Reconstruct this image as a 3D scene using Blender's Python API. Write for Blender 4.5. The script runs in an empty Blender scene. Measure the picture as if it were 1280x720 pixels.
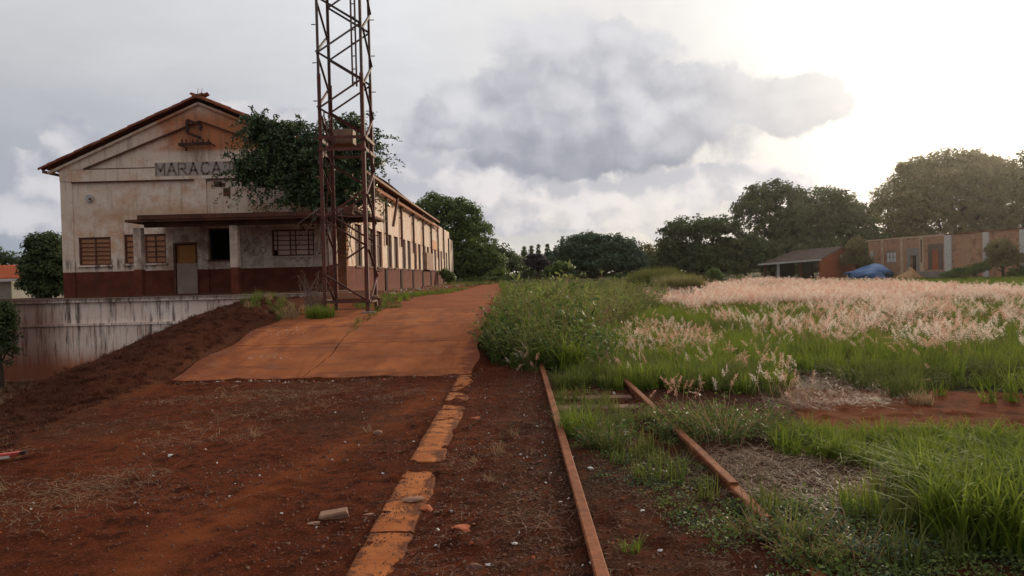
import bpy, bmesh, math, random
import numpy as np
from mathutils import Vector, Matrix, Euler

random.seed(7)
rng = np.random.default_rng(7)
sc = bpy.context.scene
col = sc.collection
PI = math.pi
R = math.radians

# ------------------------------------------------------------------ camera
EYE = 1.45
FPX = 900.0                                    # focal length in photo pixels (1280 wide)
CAMROT = (Matrix.Rotation(5 / FPX, 3, 'Z') @ Matrix.Rotation(R(90) - 16 / FPX, 3, 'X')
          @ Matrix.Rotation(-0.024, 3, 'Z'))
cam_d = bpy.data.cameras.new('camera')
cam_d.lens = FPX / 1280 * 36
cam_d.sensor_width = 36
cam_d.clip_start = 0.05
cam_d.clip_end = 5000
cam = bpy.data.objects.new('camera', cam_d)
cam.location = (0, 0, EYE)
cam.rotation_euler = CAMROT.to_euler()
col.objects.link(cam)
sc.camera = cam


def ray(px, py):
    return CAMROT @ Vector(((px - 640) / FPX, -(py - 360) / FPX, -1))


def at(px, py, Y):
    """point of the place seen at a photo pixel, at distance Y ahead"""
    d = ray(px, py)
    k = Y / d.y
    return Vector((d.x * k, Y, EYE + d.z * k))


def gr(px, py, z=0.0):
    d = ray(px, py)
    k = (z - EYE) / d.z
    return (d.x * k, d.y * k)


def on_wall(px, py, p0, dv):
    """point on the vertical plane through p0 with horizontal direction dv: (distance along, z)"""
    d = ray(px, py)
    a = np.array([[d.x, -dv[0]], [d.y, -dv[1]]])
    k, t = np.linalg.solve(a, np.array([p0[0], p0[1]]))
    return t, EYE + d.z * k


# ------------------------------------------------------------------ view
sc.view_settings.view_transform = 'Standard'
sc.view_settings.look = 'None'
sc.view_settings.exposure = 0
sc.view_settings.gamma = 1


# ------------------------------------------------------------------ node expressions
class Nt:
    def __init__(s, tree):
        s.t = tree

    def node(s, typ, **kw):
        n = s.t.nodes.new(typ)
        for k, v in kw.items():
            setattr(n, k, v)
        return n

    def put(s, sock, v):
        if isinstance(v, Sx):
            s.t.links.new(v.o, sock)
        elif v is not None:
            if hasattr(sock.default_value, '__len__') and not hasattr(v, '__len__'):
                v = (v,) * len(sock.default_value)
            if hasattr(sock.default_value, '__len__') and len(sock.default_value) == 4 and len(v) == 3:
                v = tuple(v) + (1,)
            sock.default_value = v

    def m(s, op, a, b=None, c=None):
        n = s.node('ShaderNodeMath', operation=op)
        s.put(n.inputs[0], a)
        if b is not None:
            s.put(n.inputs[1], b)
        if c is not None:
            s.put(n.inputs[2], c)
        return Sx(s, n.outputs[0])

    def ss(s, a, b, x):
        n = s.node('ShaderNodeMapRange', interpolation_type='SMOOTHSTEP')
        s.put(n.inputs[0], x)
        s.put(n.inputs[1], a)
        s.put(n.inputs[2], b)
        return Sx(s, n.outputs[0])

    def lin(s, a, b, x, lo=0.0, hi=1.0):
        n = s.node('ShaderNodeMapRange')
        for i, v in enumerate((x, a, b, lo, hi)):
            s.put(n.inputs[i], v)
        return Sx(s, n.outputs[0])

    def mix(s, f, a, b, blend='MIX'):
        n = s.node('ShaderNodeMix', data_type='RGBA', blend_type=blend)
        s.put(n.inputs[0], f)
        s.put(n.inputs[6], a)
        s.put(n.inputs[7], b)
        return Sx(s, n.outputs[2])

    def vec(s, x, y, z):
        n = s.node('ShaderNodeCombineXYZ')
        for i, v in enumerate((x, y, z)):
            s.put(n.inputs[i], v)
        return Sx(s, n.outputs[0])

    def sep(s, v):
        n = s.node('ShaderNodeSeparateXYZ')
        s.put(n.inputs[0], v)
        return [Sx(s, o) for o in n.outputs]

    def vmul(s, v, k):
        n = s.node('ShaderNodeVectorMath', operation='MULTIPLY')
        s.put(n.inputs[0], v)
        s.put(n.inputs[1], k)
        return Sx(s, n.outputs[0])

    def dot(s, a, b):
        n = s.node('ShaderNodeVectorMath', operation='DOT_PRODUCT')
        s.put(n.inputs[0], a)
        s.put(n.inputs[1], b)
        return Sx(s, n.outputs['Value'])

    def noise(s, v, scale=1.0, detail=4.0, rough=0.55, dist=0.0):
        n = s.node('ShaderNodeTexNoise')
        s.put(n.inputs['Vector'], v)
        n.inputs['Scale'].default_value = scale
        n.inputs['Detail'].default_value = detail
        n.inputs['Roughness'].default_value = rough
        n.inputs['Distortion'].default_value = dist
        return Sx(s, n.outputs[0])

    def attr(s, name):
        n = s.node('ShaderNodeAttribute', attribute_name=name)
        return Sx(s, n.outputs['Fac'])

    def pos(s):
        return Sx(s, s.node('ShaderNodeNewGeometry').outputs['Position'])

    def obj(s):
        return Sx(s, s.node('ShaderNodeTexCoord').outputs['Object'])

    def rand(s):
        return Sx(s, s.node('ShaderNodeObjectInfo').outputs['Random'])

    def bump(s, h, strength=0.5, dist=0.02):
        n = s.node('ShaderNodeBump')
        n.inputs['Strength'].default_value = strength
        n.inputs['Distance'].default_value = dist
        s.put(n.inputs['Height'], h)
        return Sx(s, n.outputs[0])


class Sx:
    def __init__(s, nt, o):
        s.n, s.o = nt, o

    def __add__(s, b): return s.n.m('ADD', s, b)
    def __radd__(s, b): return s.n.m('ADD', b, s)
    def __sub__(s, b): return s.n.m('SUBTRACT', s, b)
    def __rsub__(s, b): return s.n.m('SUBTRACT', b, s)
    def __mul__(s, b): return s.n.m('MULTIPLY', s, b)
    def __rmul__(s, b): return s.n.m('MULTIPLY', b, s)
    def __truediv__(s, b): return s.n.m('DIVIDE', s, b)
    def __pow__(s, b): return s.n.m('POWER', s, b)


# ------------------------------------------------------------------ sky and sun
SUN_EL, SUN_AZ = R(15), R(33)                    # azimuth from +Y towards +X
sun_dir = Vector((math.sin(SUN_AZ) * math.cos(SUN_EL), math.cos(SUN_AZ) * math.cos(SUN_EL), math.sin(SUN_EL)))
world = bpy.data.worlds.new('World')
sc.world = world
world.use_nodes = True
world.node_tree.nodes.clear()
w = Nt(world.node_tree)
D = Sx(w, w.node('ShaderNodeTexCoord').outputs['Generated'])
dx, dy, dz = w.sep(D)
yy = w.m('MAXIMUM', dy, 0.08)
u, v = dx / yy, dz / yy
front = w.ss(0.1, 0.3, dy)
nsky = w.node('ShaderNodeTexSky', sky_type='NISHITA')
nsky.sun_disc = False
nsky.sun_elevation = SUN_EL
nsky.sun_rotation = SUN_AZ
clear = w.vmul(Sx(w, nsky.outputs[0]), 0.09)
cs = w.dot(D, tuple(sun_dir))
g = cs * 0.5 + 0.5
lum = ((g ** 2.6) * 0.42 + 0.36) * (0.84 + 1.15 * w.m('MAXIMUM', dz, 0.0))
glow = (w.m('MAXIMUM', cs, 0.0) ** 30.0) * 0.17 + (w.m('MAXIMUM', cs, 0.0) ** 110.0) * 1.4
nb = w.noise(w.vmul(D, (1, 1, 2.6)), 3.0, 7, 0.6, 0.2)
nfine = w.noise(w.vmul(D, (1, 1, 1.5)), 11.0, 8, 0.6, 0.3)
veil = w.mix(w.ss(0.0, 0.55, dz), (0.95, 0.97, 1.03), (1.0, 1.0, 1.01))
veil = w.mix(w.ss(0.70, 1.0, cs), veil, (1.04, 1.0, 0.96))
base = w.vmul(veil, w.vec(*[lum * (nb * 0.5 + 0.745)] * 3))
base = w.mix(0.93, clear, base)


wn = w.node('ShaderNodeTexNoise')
w.put(wn.inputs['Vector'], D)
wn.inputs['Scale'].default_value = 11
wn.inputs['Detail'].default_value = 6
wn.inputs['Roughness'].default_value = .6
wx, wy, wz = w.sep(Sx(w, wn.outputs['Color']))
u = u + (wx - 0.5) * 0.13
v = v + (wz - 0.5) * 0.10
wq = w.node('ShaderNodeVectorMath', operation='MULTIPLY_ADD')
w.t.links.new(wn.outputs['Color'], wq.inputs[0])
wq.inputs[1].default_value = (.10, .10, .10)
w.put(wq.inputs[2], w.vmul(D, (1, 1, 1.3)))
Dp = Sx(w, wq.outputs[0])


def ell(lst):
    out = None
    for px, py, rx, ry in lst:
        r0 = ray(px, py)
        cu, cv = r0.x / r0.y, r0.z / r0.y
        e = 1.0 - w.m('SQRT', ((u - cu) * (FPX / rx)) ** 2.0 + ((v - cv) * (FPX / ry)) ** 2.0)
        out = e if out is None else w.m('MAXIMUM', out, e)
    return out


# blue grey bank low behind them
bank = w.ss(0.30, 0.04, dz + (nb - 0.5) * 0.1) * w.ss(0.86, 0.5, cs)
base = w.mix(bank * 0.8, base, (0.34, 0.38, 0.46))
def puffs(P):
    """heaped billows: rounded cells"""
    out = None
    for sc_, am in ((8, .62), (19, .38)):
        vo = w.node('ShaderNodeTexVoronoi', feature='F1')
        w.put(vo.inputs['Vector'], P)
        vo.inputs['Scale'].default_value = sc_
        t_ = (0.55 - Sx(w, vo.outputs['Distance'])) * am
        out = t_ if out is None else out + t_
    return out


def moved(v_, off):
    n_ = w.node('ShaderNodeVectorMath', operation='ADD')
    w.put(n_.inputs[0], v_)
    n_.inputs[1].default_value = off
    return Sx(w, n_.outputs[0])


pf = puffs(Dp)
relief = pf - puffs(moved(Dp, (0.018, 0.0, 0.026)))
# heaped white cumulus low on the left
n1 = w.noise(w.vmul(D, (1, 1, 1.2)), 9.0, 8, 0.58, 0.0)
eL = ell([(105, 180, 75, 42), (30, 235, 110, 50), (190, 200, 110, 42), (330, 150, 80, 26), (170, 255, 170, 60),
          (330, 200, 120, 60), (520, 240, 170, 70), (640, 240, 150, 60), (760, 255, 170, 45), (880, 235, 160, 30)])
dL = w.ss(0.0, 0.22, eL + (n1 - 0.5) * 1.3 + (pf - 0.08) * 0.9) * front
cL = w.mix(w.ss(-0.14, 0.22, relief + (nfine - 0.5) * 0.6), (0.42, 0.44, 0.51), (0.70, 0.69, 0.72))
cL = w.mix(w.ss(0.3, 0.9, cs), cL, w.vmul(cL, (1.22, 1.17, 1.12)))
base = w.mix(dL * 0.85, base, cL)
# the big grey cloud in the middle
n2 = w.noise(w.vmul(D, (1, 1, 1.15)), 7.0, 9, 0.6, 0.1)
eM = ell([(730, 75, 110, 58), (640, 130, 120, 52), (590, 150, 110, 42), (760, 150, 190, 66), (860, 120, 120, 45),
          (960, 122, 120, 36), (700, 190, 130, 36)])
EM = eM + (n2 - 0.5) * 0.95


EM = eM + (n2 - 0.5) * 0.45 + (pf - 0.02) * 0.75
dM = w.ss(-0.08, 0.24, EM + (nfine - 0.5) * 0.3) * front
r1, r2 = ray(740, 60), ray(740, 205)
hgt = w.lin(r2.z / r2.y, r1.z / r1.y, v)
shade = w.ss(0.0, 1.1, hgt * 0.66 + relief * 0.95 + (n2 - 0.5) * 0.9 + (nfine - 0.5) * 0.5 + 0.20)
cM = w.mix(shade, (0.33, 0.345, 0.415), (0.74, 0.74, 0.77))
cM = w.mix(w.ss(0.93, 0.99, cs) * 0.6, cM, (0.80, 0.77, 0.74))
base = w.mix(dM * 0.93, base, cM)
glow = glow * (1.0 - dM * 0.85)
# bright broken openings under the cloud
hz = w.ss(0.13, 0.02, dz) * w.ss(0.35, 0.9, cs)
base = w.mix(hz * w.ss(0.40, 0.6, n1) * 0.8, base, (0.98, 0.90, 0.78))
base = w.mix(1.0, base, w.vmul(w.vec(glow, glow, glow), (1.0, 0.93, 0.80)), 'ADD')
below = w.ss(0.0, -0.06, dz)
base = w.mix(below, base, (0.10, 0.07, 0.05))
bg = w.node('ShaderNodeBackground')
w.put(bg.inputs[0], base)
bg.inputs[1].default_value = 1.0
wo = w.node('ShaderNodeOutputWorld')
w.t.links.new(bg.outputs[0], wo.inputs[0])

sl = bpy.data.lights.new('sun', 'SUN')
sl.energy = 3.2
sl.angle = R(9)
sl.color = (1.0, 0.84, 0.62)
sun = bpy.data.objects.new('sun', sl)
sun.rotation_euler = (-sun_dir).to_track_quat('-Z', 'Y').to_euler()
sun.location = (60, 90, 60)
col.objects.link(sun)


# ------------------------------------------------------------------ materials
def material(name, f, rough=0.9, spec=0.25):
    m = bpy.data.materials.new(name)
    m.use_nodes = True
    m.node_tree.nodes.clear()
    n = Nt(m.node_tree)
    b = n.node('ShaderNodeBsdfPrincipled')
    b.inputs['Roughness'].default_value = rough
    b.inputs['Specular IOR Level'].default_value = spec
    out = n.node('ShaderNodeOutputMaterial')
    n.t.links.new(b.outputs[0], out.inputs[0])
    r = f(n, b)
    c, nrm = r if isinstance(r, tuple) and len(r) == 2 and not isinstance(r[0], float) else (r, None)
    n.put(b.inputs['Base Color'], c)
    if nrm is not None:
        n.put(b.inputs['Normal'], nrm)
    return m


def leafmat(name, c1, c2, trans=0.4, rough=0.55, spec=0.25, tip=None):
    m = bpy.data.materials.new(name)
    m.use_nodes = True
    m.node_tree.nodes.clear()
    n = Nt(m.node_tree)
    t = n.attr('tint')
    c = n.mix(n.m('MULTIPLY_ADD', n.rand() - 0.5, 0.5, t), c1, c2)
    if tip:
        c = n.mix(n.attr('tip'), c, tip)
    b = n.node('ShaderNodeBsdfPrincipled')
    b.inputs['Roughness'].default_value = rough
    b.inputs['Specular IOR Level'].default_value = spec
    n.put(b.inputs['Base Color'], c)
    tr = n.node('ShaderNodeBsdfTranslucent')
    n.put(tr.inputs[0], c)
    mx = n.node('ShaderNodeMixShader')
    mx.inputs[0].default_value = trans
    n.t.links.new(b.outputs[0], mx.inputs[1])
    n.t.links.new(tr.outputs[0], mx.inputs[2])
    out = n.node('ShaderNodeOutputMaterial')
    n.t.links.new(mx.outputs[0], out.inputs[0])
    return m


M = {}


def _soil(n, b):
    p = n.pos()
    a = n.noise(p, 0.55, 6, 0.6)
    f = n.noise(p, 9, 6, 0.65)
    ff = n.noise(p, 55, 4, 0.7)
    c = n.mix(n.ss(0.35, 0.68, a), (0.135, 0.032, 0.0135), (0.235, 0.060, 0.024))
    c = n.mix(n.ss(0.42, 0.66, f) * 0.75, c, (0.050, 0.016, 0.010))
    fff = n.noise(p, 150, 3, 0.7)
    c = n.mix(n.ss(0.50, 0.60, fff) * 0.7, c, (0.028, 0.011, 0.008))
    c = n.mix(n.ss(0.58, 0.66, ff) * 0.6, c, (0.36, 0.135, 0.07))
    c = n.mix(n.attr('dust') * n.ss(0.25, 0.6, n.noise(p, 4, 5, 0.6)), c, (0.27, 0.075, 0.027))
    lt = n.mix(n.ss(0.4, 0.6, ff), (0.040, 0.018, 0.011), (0.135, 0.068, 0.040))
    c = n.mix(n.attr('litter') * n.ss(0.32, 0.5, f), c, lt)
    gl = n.mix(n.ss(0.4, 0.6, f), (0.030, 0.035, 0.014), (0.065, 0.050, 0.026))
    c = n.mix(n.attr('green'), c, gl)
    c = n.mix(n.attr('bank') * 0.9, c, n.mix(n.ss(0.4, 0.6, ff), (0.055, 0.018, 0.011), (0.115, 0.036, 0.018)))
    return c, n.bump(f * 0.6 + ff * 0.5 + fff * 0.5, 1.0, 0.07)


def _slab(n, b):
    p = n.pos()
    a = n.noise(p, 0.9, 6, 0.6)
    s = n.noise(n.vmul(p, (1.2, 0.35, 1)), 3, 5, 0.6)
    f = n.noise(p, 30, 5, 0.65)
    c = n.mix(n.ss(0.3, 0.7, a), (0.22, 0.066, 0.024), (0.34, 0.108, 0.036))
    c = n.mix(n.ss(0.45, 0.7, s) * 0.75, c, (0.16, 0.045, 0.02))
    c = n.mix(n.ss(0.56, 0.68, f) * 0.5, c, (0.13, 0.05, 0.03))
    x, y, z = n.sep(p)
    g2 = n.noise(p, 5, 6, 0.7)
    edge = n.m('MAXIMUM', n.ss(-4.55, -5.1, x), n.ss(-1.05, -0.65, x))
    edge = n.m('MAXIMUM', edge, n.ss(10.75, 10.35, y) * 0.8)
    c = n.mix(n.ss(0.62, 0.80, g2 + edge * 0.32), c, (0.15, 0.045, 0.022))
    tr = n.ss(0.5, 0.1, n.m('ABSOLUTE', n.m('ABSOLUTE', x + 2.0 + (a - 0.5) * 0.6) - 0.62))
    c = n.mix(tr * 0.45 * n.ss(0.35, 0.6, g2), c, (0.20, 0.060, 0.024))
    sp = n.noise(p, 2.1, 7, 0.75)
    c = n.mix(n.ss(0.54, 0.66, sp) * 0.7, c, (0.22, 0.105, 0.065))
    s3 = n.noise(n.vmul(p, (0.5, 1.6, 1)), 1.1, 6, 0.7)
    c = n.mix(n.ss(0.50, 0.66, s3) * 0.65, c, (0.125, 0.042, 0.022))
    return c, n.bump(f + a * 0.5, 0.35, 0.012)


def _kerb(n, b):
    p = n.pos()
    f = n.noise(p, 14, 6, 0.68)
    g_ = n.noise(p, 3.5, 4, 0.6)
    x = n.sep(p)[0]
    c = n.mix(n.ss(0.3, 0.7, g_), (0.28, 0.085, 0.027), (0.39, 0.14, 0.048))
    e = n.ss(0.05, 0.13, n.m('ABSOLUTE', x + 0.74)) * 0.10
    ff = n.noise(p, 45, 4, 0.7)
    f3 = n.noise(p, 8, 8, 0.75)
    c = n.mix(n.ss(0.48, 0.64, f3 + e * 1.3 + (g_ - 0.5) * 0.35) * 0.9, c, (0.085, 0.030, 0.017))
    c = n.mix(n.ss(0.56, 0.66, ff) * 0.6, c, (0.11, 0.042, 0.024))
    return c, n.bump(f, 0.5, 0.012)


def plaster(front=True):
    def f(n, b):
        p = n.pos()
        x, y, z = n.sep(p)
        big = n.noise(p, 0.45, 5, 0.6)
        med = n.noise(p, 2.2, 6, 0.65)
        st = n.noise(n.vmul(p, (3.0, 3.0, 0.28)), 1.6, 6, 0.65)
        fine = n.noise(p, 14, 5, 0.7)
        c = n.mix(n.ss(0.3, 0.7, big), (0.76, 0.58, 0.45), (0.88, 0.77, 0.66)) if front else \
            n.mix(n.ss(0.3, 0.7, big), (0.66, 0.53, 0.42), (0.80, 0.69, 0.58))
        c = n.mix(n.ss(0.42, 0.66, med * 0.45 + big * 0.55) * 0.85, c, (0.62, 0.31, 0.155))
        c = n.mix(n.ss(0.56, 0.66, n.noise(p, 6, 7, 0.75)) * 0.45, c, (0.42, 0.24, 0.16))
        c = n.mix(n.ss(0.52, 0.72, st) * 0.55, c, (0.30, 0.20, 0.15))
        c = n.mix(n.ss(0.62, 0.72, fine) * 0.4, c, (0.26, 0.19, 0.15))
        if front:
            # bare rust coloured patch in the middle of the gable, washed down by rain
            gx = n.ss(3.6, 1.4, n.m('ABSOLUTE', x + 12.6) + (med - 0.5) * 4)
            gz = n.ss(6.95, 7.2, z) * n.ss(9.4, 8.2, z + (big - 0.5) * 2.0)
            c = n.mix(gx * gz * 0.92, c, n.mix(n.ss(0.35, 0.65, st), (0.56, 0.17, 0.055), (0.40, 0.14, 0.06)))
            # rust run down the centre pier
            ln = n.ss(0.30, 0.02, n.m('ABSOLUTE', x + 13.42)) * n.ss(4.9, 6.8, z) * n.ss(9, 7.2, z)
            c = n.mix(ln * n.ss(0.35, 0.6, st) * 0.85, c, (0.20, 0.12, 0.09))
            band = n.ss(0.55, 0.0, n.m('ABSOLUTE', z - 4.45)) * n.ss(0.35, 0.6, big)
            c = n.mix(band * 0.6, c, (0.50, 0.26, 0.13))
            # black mould under the window sills
            sill = n.ss(2.0, 2.25, z) * n.ss(2.65, 2.4, z) * n.ss(-14.2, -14.6, x)
            c = n.mix(sill * n.ss(0.47, 0.6, st) * 0.8, c, (0.12, 0.085, 0.07))
            gp = n.ss(-15.4, -14.6, x) * n.ss(3.85, 3.75, z)  # grey dirt plus canopy shade mixed into the porch wall colour
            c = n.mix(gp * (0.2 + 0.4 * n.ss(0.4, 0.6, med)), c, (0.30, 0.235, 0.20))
            # bare red plaster by the door under the porch
            pd = n.ss(1.6, 0.4, n.m('ABSOLUTE', x + 13.6)) * n.ss(4.0, 3.4, z)
            c = n.mix(pd * n.ss(0.4, 0.6, med) * 0.6, c, (0.33, 0.17, 0.10))
        dz_ = z + (fine - 0.5) * 0.05
        dado = n.mix(n.ss(0.35, 0.65, med), (0.105, 0.030, 0.018), (0.165, 0.045, 0.025))
        dado = n.mix(n.ss(0.55, 0.75, st) * 0.6, dado, (0.09, 0.04, 0.03))
        dado = n.mix(n.ss(0.66, 0.72, fine) * 0.4, dado, (0.40, 0.26, 0.20))
        c = n.mix(n.ss(2.03, 2.01, dz_), c, dado)
        c = n.mix(n.ss(1.25, 0.85, z + (med - 0.5)) * 0.7, c, (0.16, 0.055, 0.032))
        return c, n.bump(fine + med, 0.35, 0.015)
    return f


def _retain(n, b):
    p = n.pos()
    x, y, z = n.sep(p)
    st = n.noise(n.vmul(p, (4, 4, 0.35)), 1.3, 7, 0.7)
    st2 = n.noise(n.vmul(p, (9, 9, 0.6)), 1.0, 6, 0.7)
    big = n.noise(p, 0.35, 4, 0.6)
    fine = n.noise(p, 12, 5, 0.7)
    c = n.mix(n.ss(0.35, 0.65, big), (0.80, 0.61, 0.50), (0.92, 0.78, 0.67))
    c = n.mix(n.ss(0.50, 0.64, st) * 0.9, c, (0.085, 0.06, 0.05))
    c = n.mix(n.ss(0.52, 0.66, st2) * 0.7, c, (0.24, 0.085, 0.05))
    c = n.mix(n.ss(-0.55, -1.6, z + (st2 - 0.5) * 1.2) * 0.95, c, (0.44, 0.13, 0.045))
    c = n.mix(n.ss(-15.6, -17.2, x + (big - 0.5) * 2) * 0.75, c, (0.17, 0.06, 0.038))
    c = n.mix(n.ss(0.62, 0.72, fine) * 0.5, c, (0.12, 0.07, 0.055))
    c = n.mix(n.ss(0.80, 0.97, z + (fine - 0.5) * 0.3) * 0.8, c, (0.10, 0.055, 0.04))
    return c, n.bump(fine + st, 0.5, 0.02)


def simple(c1, c2, scale=6, bs=0.4, stretch=(1, 1, 1), c3=None, objc=True):
    def f(n, b):
        p = n.vmul(n.obj() if objc else n.pos(), stretch)
        a = n.noise(p, scale, 6, 0.65)
        f2 = n.noise(p, scale * 6, 4, 0.7)
        c = n.mix(n.ss(0.32, 0.68, a), c1, c2)
        if c3:
            c = n.mix(n.ss(0.56, 0.68, f2) * 0.7, c, c3)
        c = n.mix(n.rand() * 0.25, c, n.vmul(c, 0.6))
        return c, n.bump(a + f2 * 0.5, bs, 0.01)
    return f


M['soil'] = material('soil', _soil, 1.0, 0.03)
M['slab'] = material('dusty_concrete', _slab, 0.95, 0.06)
M['kerb'] = material('dusty_kerb', _kerb, 0.95, 0.06)
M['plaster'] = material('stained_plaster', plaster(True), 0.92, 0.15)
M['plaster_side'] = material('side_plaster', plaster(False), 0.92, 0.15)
M['retain'] = material('weathered_retaining_wall', _retain, 0.92, 0.15)
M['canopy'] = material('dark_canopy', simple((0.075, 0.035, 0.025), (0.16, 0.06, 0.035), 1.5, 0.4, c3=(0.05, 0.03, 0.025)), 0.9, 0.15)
M['tile'] = material('clay_tile', simple((0.30, 0.085, 0.04), (0.17, 0.052, 0.03), 5, 0.5, c3=(0.05, 0.03, 0.025)), 0.9, 0.15)
M['tile_new'] = material('orange_clay_tile', simple((0.42, 0.10, 0.035), (0.33, 0.08, 0.03), 1.5, 0.5), 0.9, 0.15)
M['wood'] = material('weathered_timber', simple((0.17, 0.075, 0.042), (0.10, 0.045, 0.03), 3, 0.4, (1, 1, 5)), 0.85, 0.2)
M['wood_pale'] = material('pale_timber', simple((0.38, 0.24, 0.17), (0.25, 0.15, 0.10), 3, 0.4), 0.85, 0.2)
M['rust'] = material('rusty_steel', simple((0.16, 0.052, 0.030), (0.085, 0.032, 0.022), 3, 0.4, c3=(0.24, 0.10, 0.06)), 0.7, 0.35)


def _tower(n, b):
    p = n.pos()
    z = n.sep(p)[2]
    a = n.noise(p, 4, 6, 0.65)
    k = n.ss(5.7, 6.1, z + (a - 0.5) * 1.5)
    c = n.mix(n.ss(0.35, 0.65, a), (0.15, 0.042, 0.027), (0.085, 0.030, 0.022))
    c2 = n.mix(n.ss(0.35, 0.65, a), (0.12, 0.10, 0.095), (0.10, 0.045, 0.032))
    return n.mix(k, c, c2), n.bump(a, 0.3, 0.006)


M['tower'] = material('tower_steel', _tower, 0.7, 0.35)
M['path'] = material('path_dust', simple((0.26, 0.076, 0.028), (0.18, 0.052, 0.021), 0.8, 0.4, c3=(0.10, 0.035, 0.02), objc=False), 1.0, 0.04)
M['rail'] = material('rail_rust', simple((0.27, 0.090, 0.036), (0.155, 0.050, 0.023), 9, 0.5, c3=(0.09, 0.038, 0.024), objc=False), 0.8, 0.12)
M['iron'] = material('black_iron', simple((0.045, 0.022, 0.018), (0.075, 0.03, 0.022), 3, 0.3), 0.8, 0.2)
M['shutter'] = material('old_brown_shutter', simple((0.13, 0.065, 0.042), (0.075, 0.038, 0.027), 4, 0.4, (1, 1, 3)), 0.85, 0.2)
M['eave_wood'] = material('reddish_eave_timber', simple((0.40, 0.15, 0.07), (0.26, 0.095, 0.05), 2, 0.3), 0.85, 0.2)
M['bare'] = material('bare_rust_plaster', simple((0.33, 0.125, 0.055), (0.20, 0.08, 0.04), 1.6, 0.4, c3=(0.45, 0.30, 0.22)), 0.9, 0.15)
M['board'] = material('ochre_board', simple((0.46, 0.21, 0.06), (0.38, 0.15, 0.045), 2, 0.2), 0.8, 0.2)
M['grey_panel'] = material('grey_panel', simple((0.42, 0.30, 0.23), (0.32, 0.22, 0.17), 2, 0.2), 0.85, 0.2)
M['pane_brown'] = material('dusty_brown_pane', simple((0.60, 0.27, 0.12), (0.38, 0.155, 0.07), 2.0, 0.2, c3=(0.50, 0.28, 0.15)), 0.5, 0.4)
M['pane_pale'] = material('dusty_pale_pane', simple((0.85, 0.58, 0.46), (0.66, 0.42, 0.32), 2.0, 0.2), 0.45, 0.4)
M['cabinet'] = material('cabinet_paint', simple((0.30, 0.19, 0.12), (0.20, 0.11, 0.07), 4, 0.3, c3=(0.12, 0.06, 0.04)), 0.7, 0.3)
M['pale'] = material('pale_paint', simple((0.62, 0.58, 0.54), (0.48, 0.42, 0.38), 5, 0.2), 0.7, 0.3)
M['ink'] = material('brown_letter_paint', simple((0.17, 0.11, 0.09), (0.32, 0.23, 0.19), 2.5, 0.1, c3=(0.36, 0.27, 0.23)), 0.85, 0.2)
M['lettering_ground'] = material('grey_letter_band', simple((0.42, 0.35, 0.31), (0.50, 0.42, 0.37), 3, 0.1, c3=(0.25, 0.18, 0.15)), 0.85, 0.2)
M['graffiti'] = material('graffiti_paint', simple((0.22, 0.17, 0.15), (0.34, 0.27, 0.23), 6, 0.1), 0.8, 0.2)
M['orange_sign'] = material('orange_paint', simple((0.55, 0.20, 0.05), (0.42, 0.14, 0.045), 5, 0.1), 0.7, 0.3)
M['red_paint'] = material('red_paint', simple((0.48, 0.055, 0.03), (0.33, 0.045, 0.03), 5, 0.2), 0.55, 0.4)
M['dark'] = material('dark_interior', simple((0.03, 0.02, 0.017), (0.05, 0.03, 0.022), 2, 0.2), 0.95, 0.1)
M['stone'] = material('broken_stone', simple((0.30, 0.17, 0.11), (0.20, 0.10, 0.065), 8, 0.6), 0.9, 0.2)
M['clay'] = material('broken_clay', simple((0.42, 0.115, 0.045), (0.30, 0.08, 0.038), 8, 0.6), 0.9, 0.2)
M['gravel'] = material('gravel', simple((0.19, 0.085, 0.055), (0.095, 0.04, 0.028), 8, 0.4), 0.9, 0.2)
M['scrap'] = material('white_scrap', simple((0.62, 0.56, 0.52), (0.45, 0.38, 0.34), 8, 0.2), 0.8, 0.2)
M['ash'] = material('grey_ash', simple((0.30, 0.20, 0.14), (0.20, 0.13, 0.09), 8, 0.2), 0.9, 0.2)
M['tarp'] = material('blue_tarp', simple((0.045, 0.13, 0.30), (0.03, 0.09, 0.22), 1.2, 0.5), 0.5, 0.4)
M['sand'] = material('sand', simple((0.42, 0.25, 0.13), (0.34, 0.19, 0.10), 4, 0.4), 0.95, 0.1)
M['cement'] = material('grey_cement', simple((0.30, 0.26, 0.24), (0.22, 0.18, 0.165), 3, 0.3), 0.9, 0.2)
M['asbestos'] = material('old_roof_sheet', simple((0.17, 0.12, 0.095), (0.11, 0.08, 0.065), 1.5, 0.4, c3=(0.22, 0.17, 0.14)), 0.9, 0.2)
M['bark'] = material('bark', simple((0.10, 0.07, 0.05), (0.06, 0.042, 0.032), 4, 0.8, (1, 1, .3)), 0.95, 0.1)
M['twig'] = material('dry_twig', simple((0.24, 0.17, 0.13), (0.15, 0.10, 0.075), 4, 0.3), 0.95, 0.1)
M['pale_trim'] = material('pale_trim', simple((0.62, 0.44, 0.30), (0.50, 0.33, 0.22), 2, 0.3), 0.9, 0.2)
M['white_pane'] = material('white_pane', simple((0.85, 0.82, 0.80), (0.75, 0.72, 0.70), 2, 0.1), 0.6, 0.3)
M['house_wall'] = material('house_plaster', simple((0.36, 0.33, 0.27), (0.28, 0.25, 0.21), 1, 0.2), 0.9, 0.2)


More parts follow.
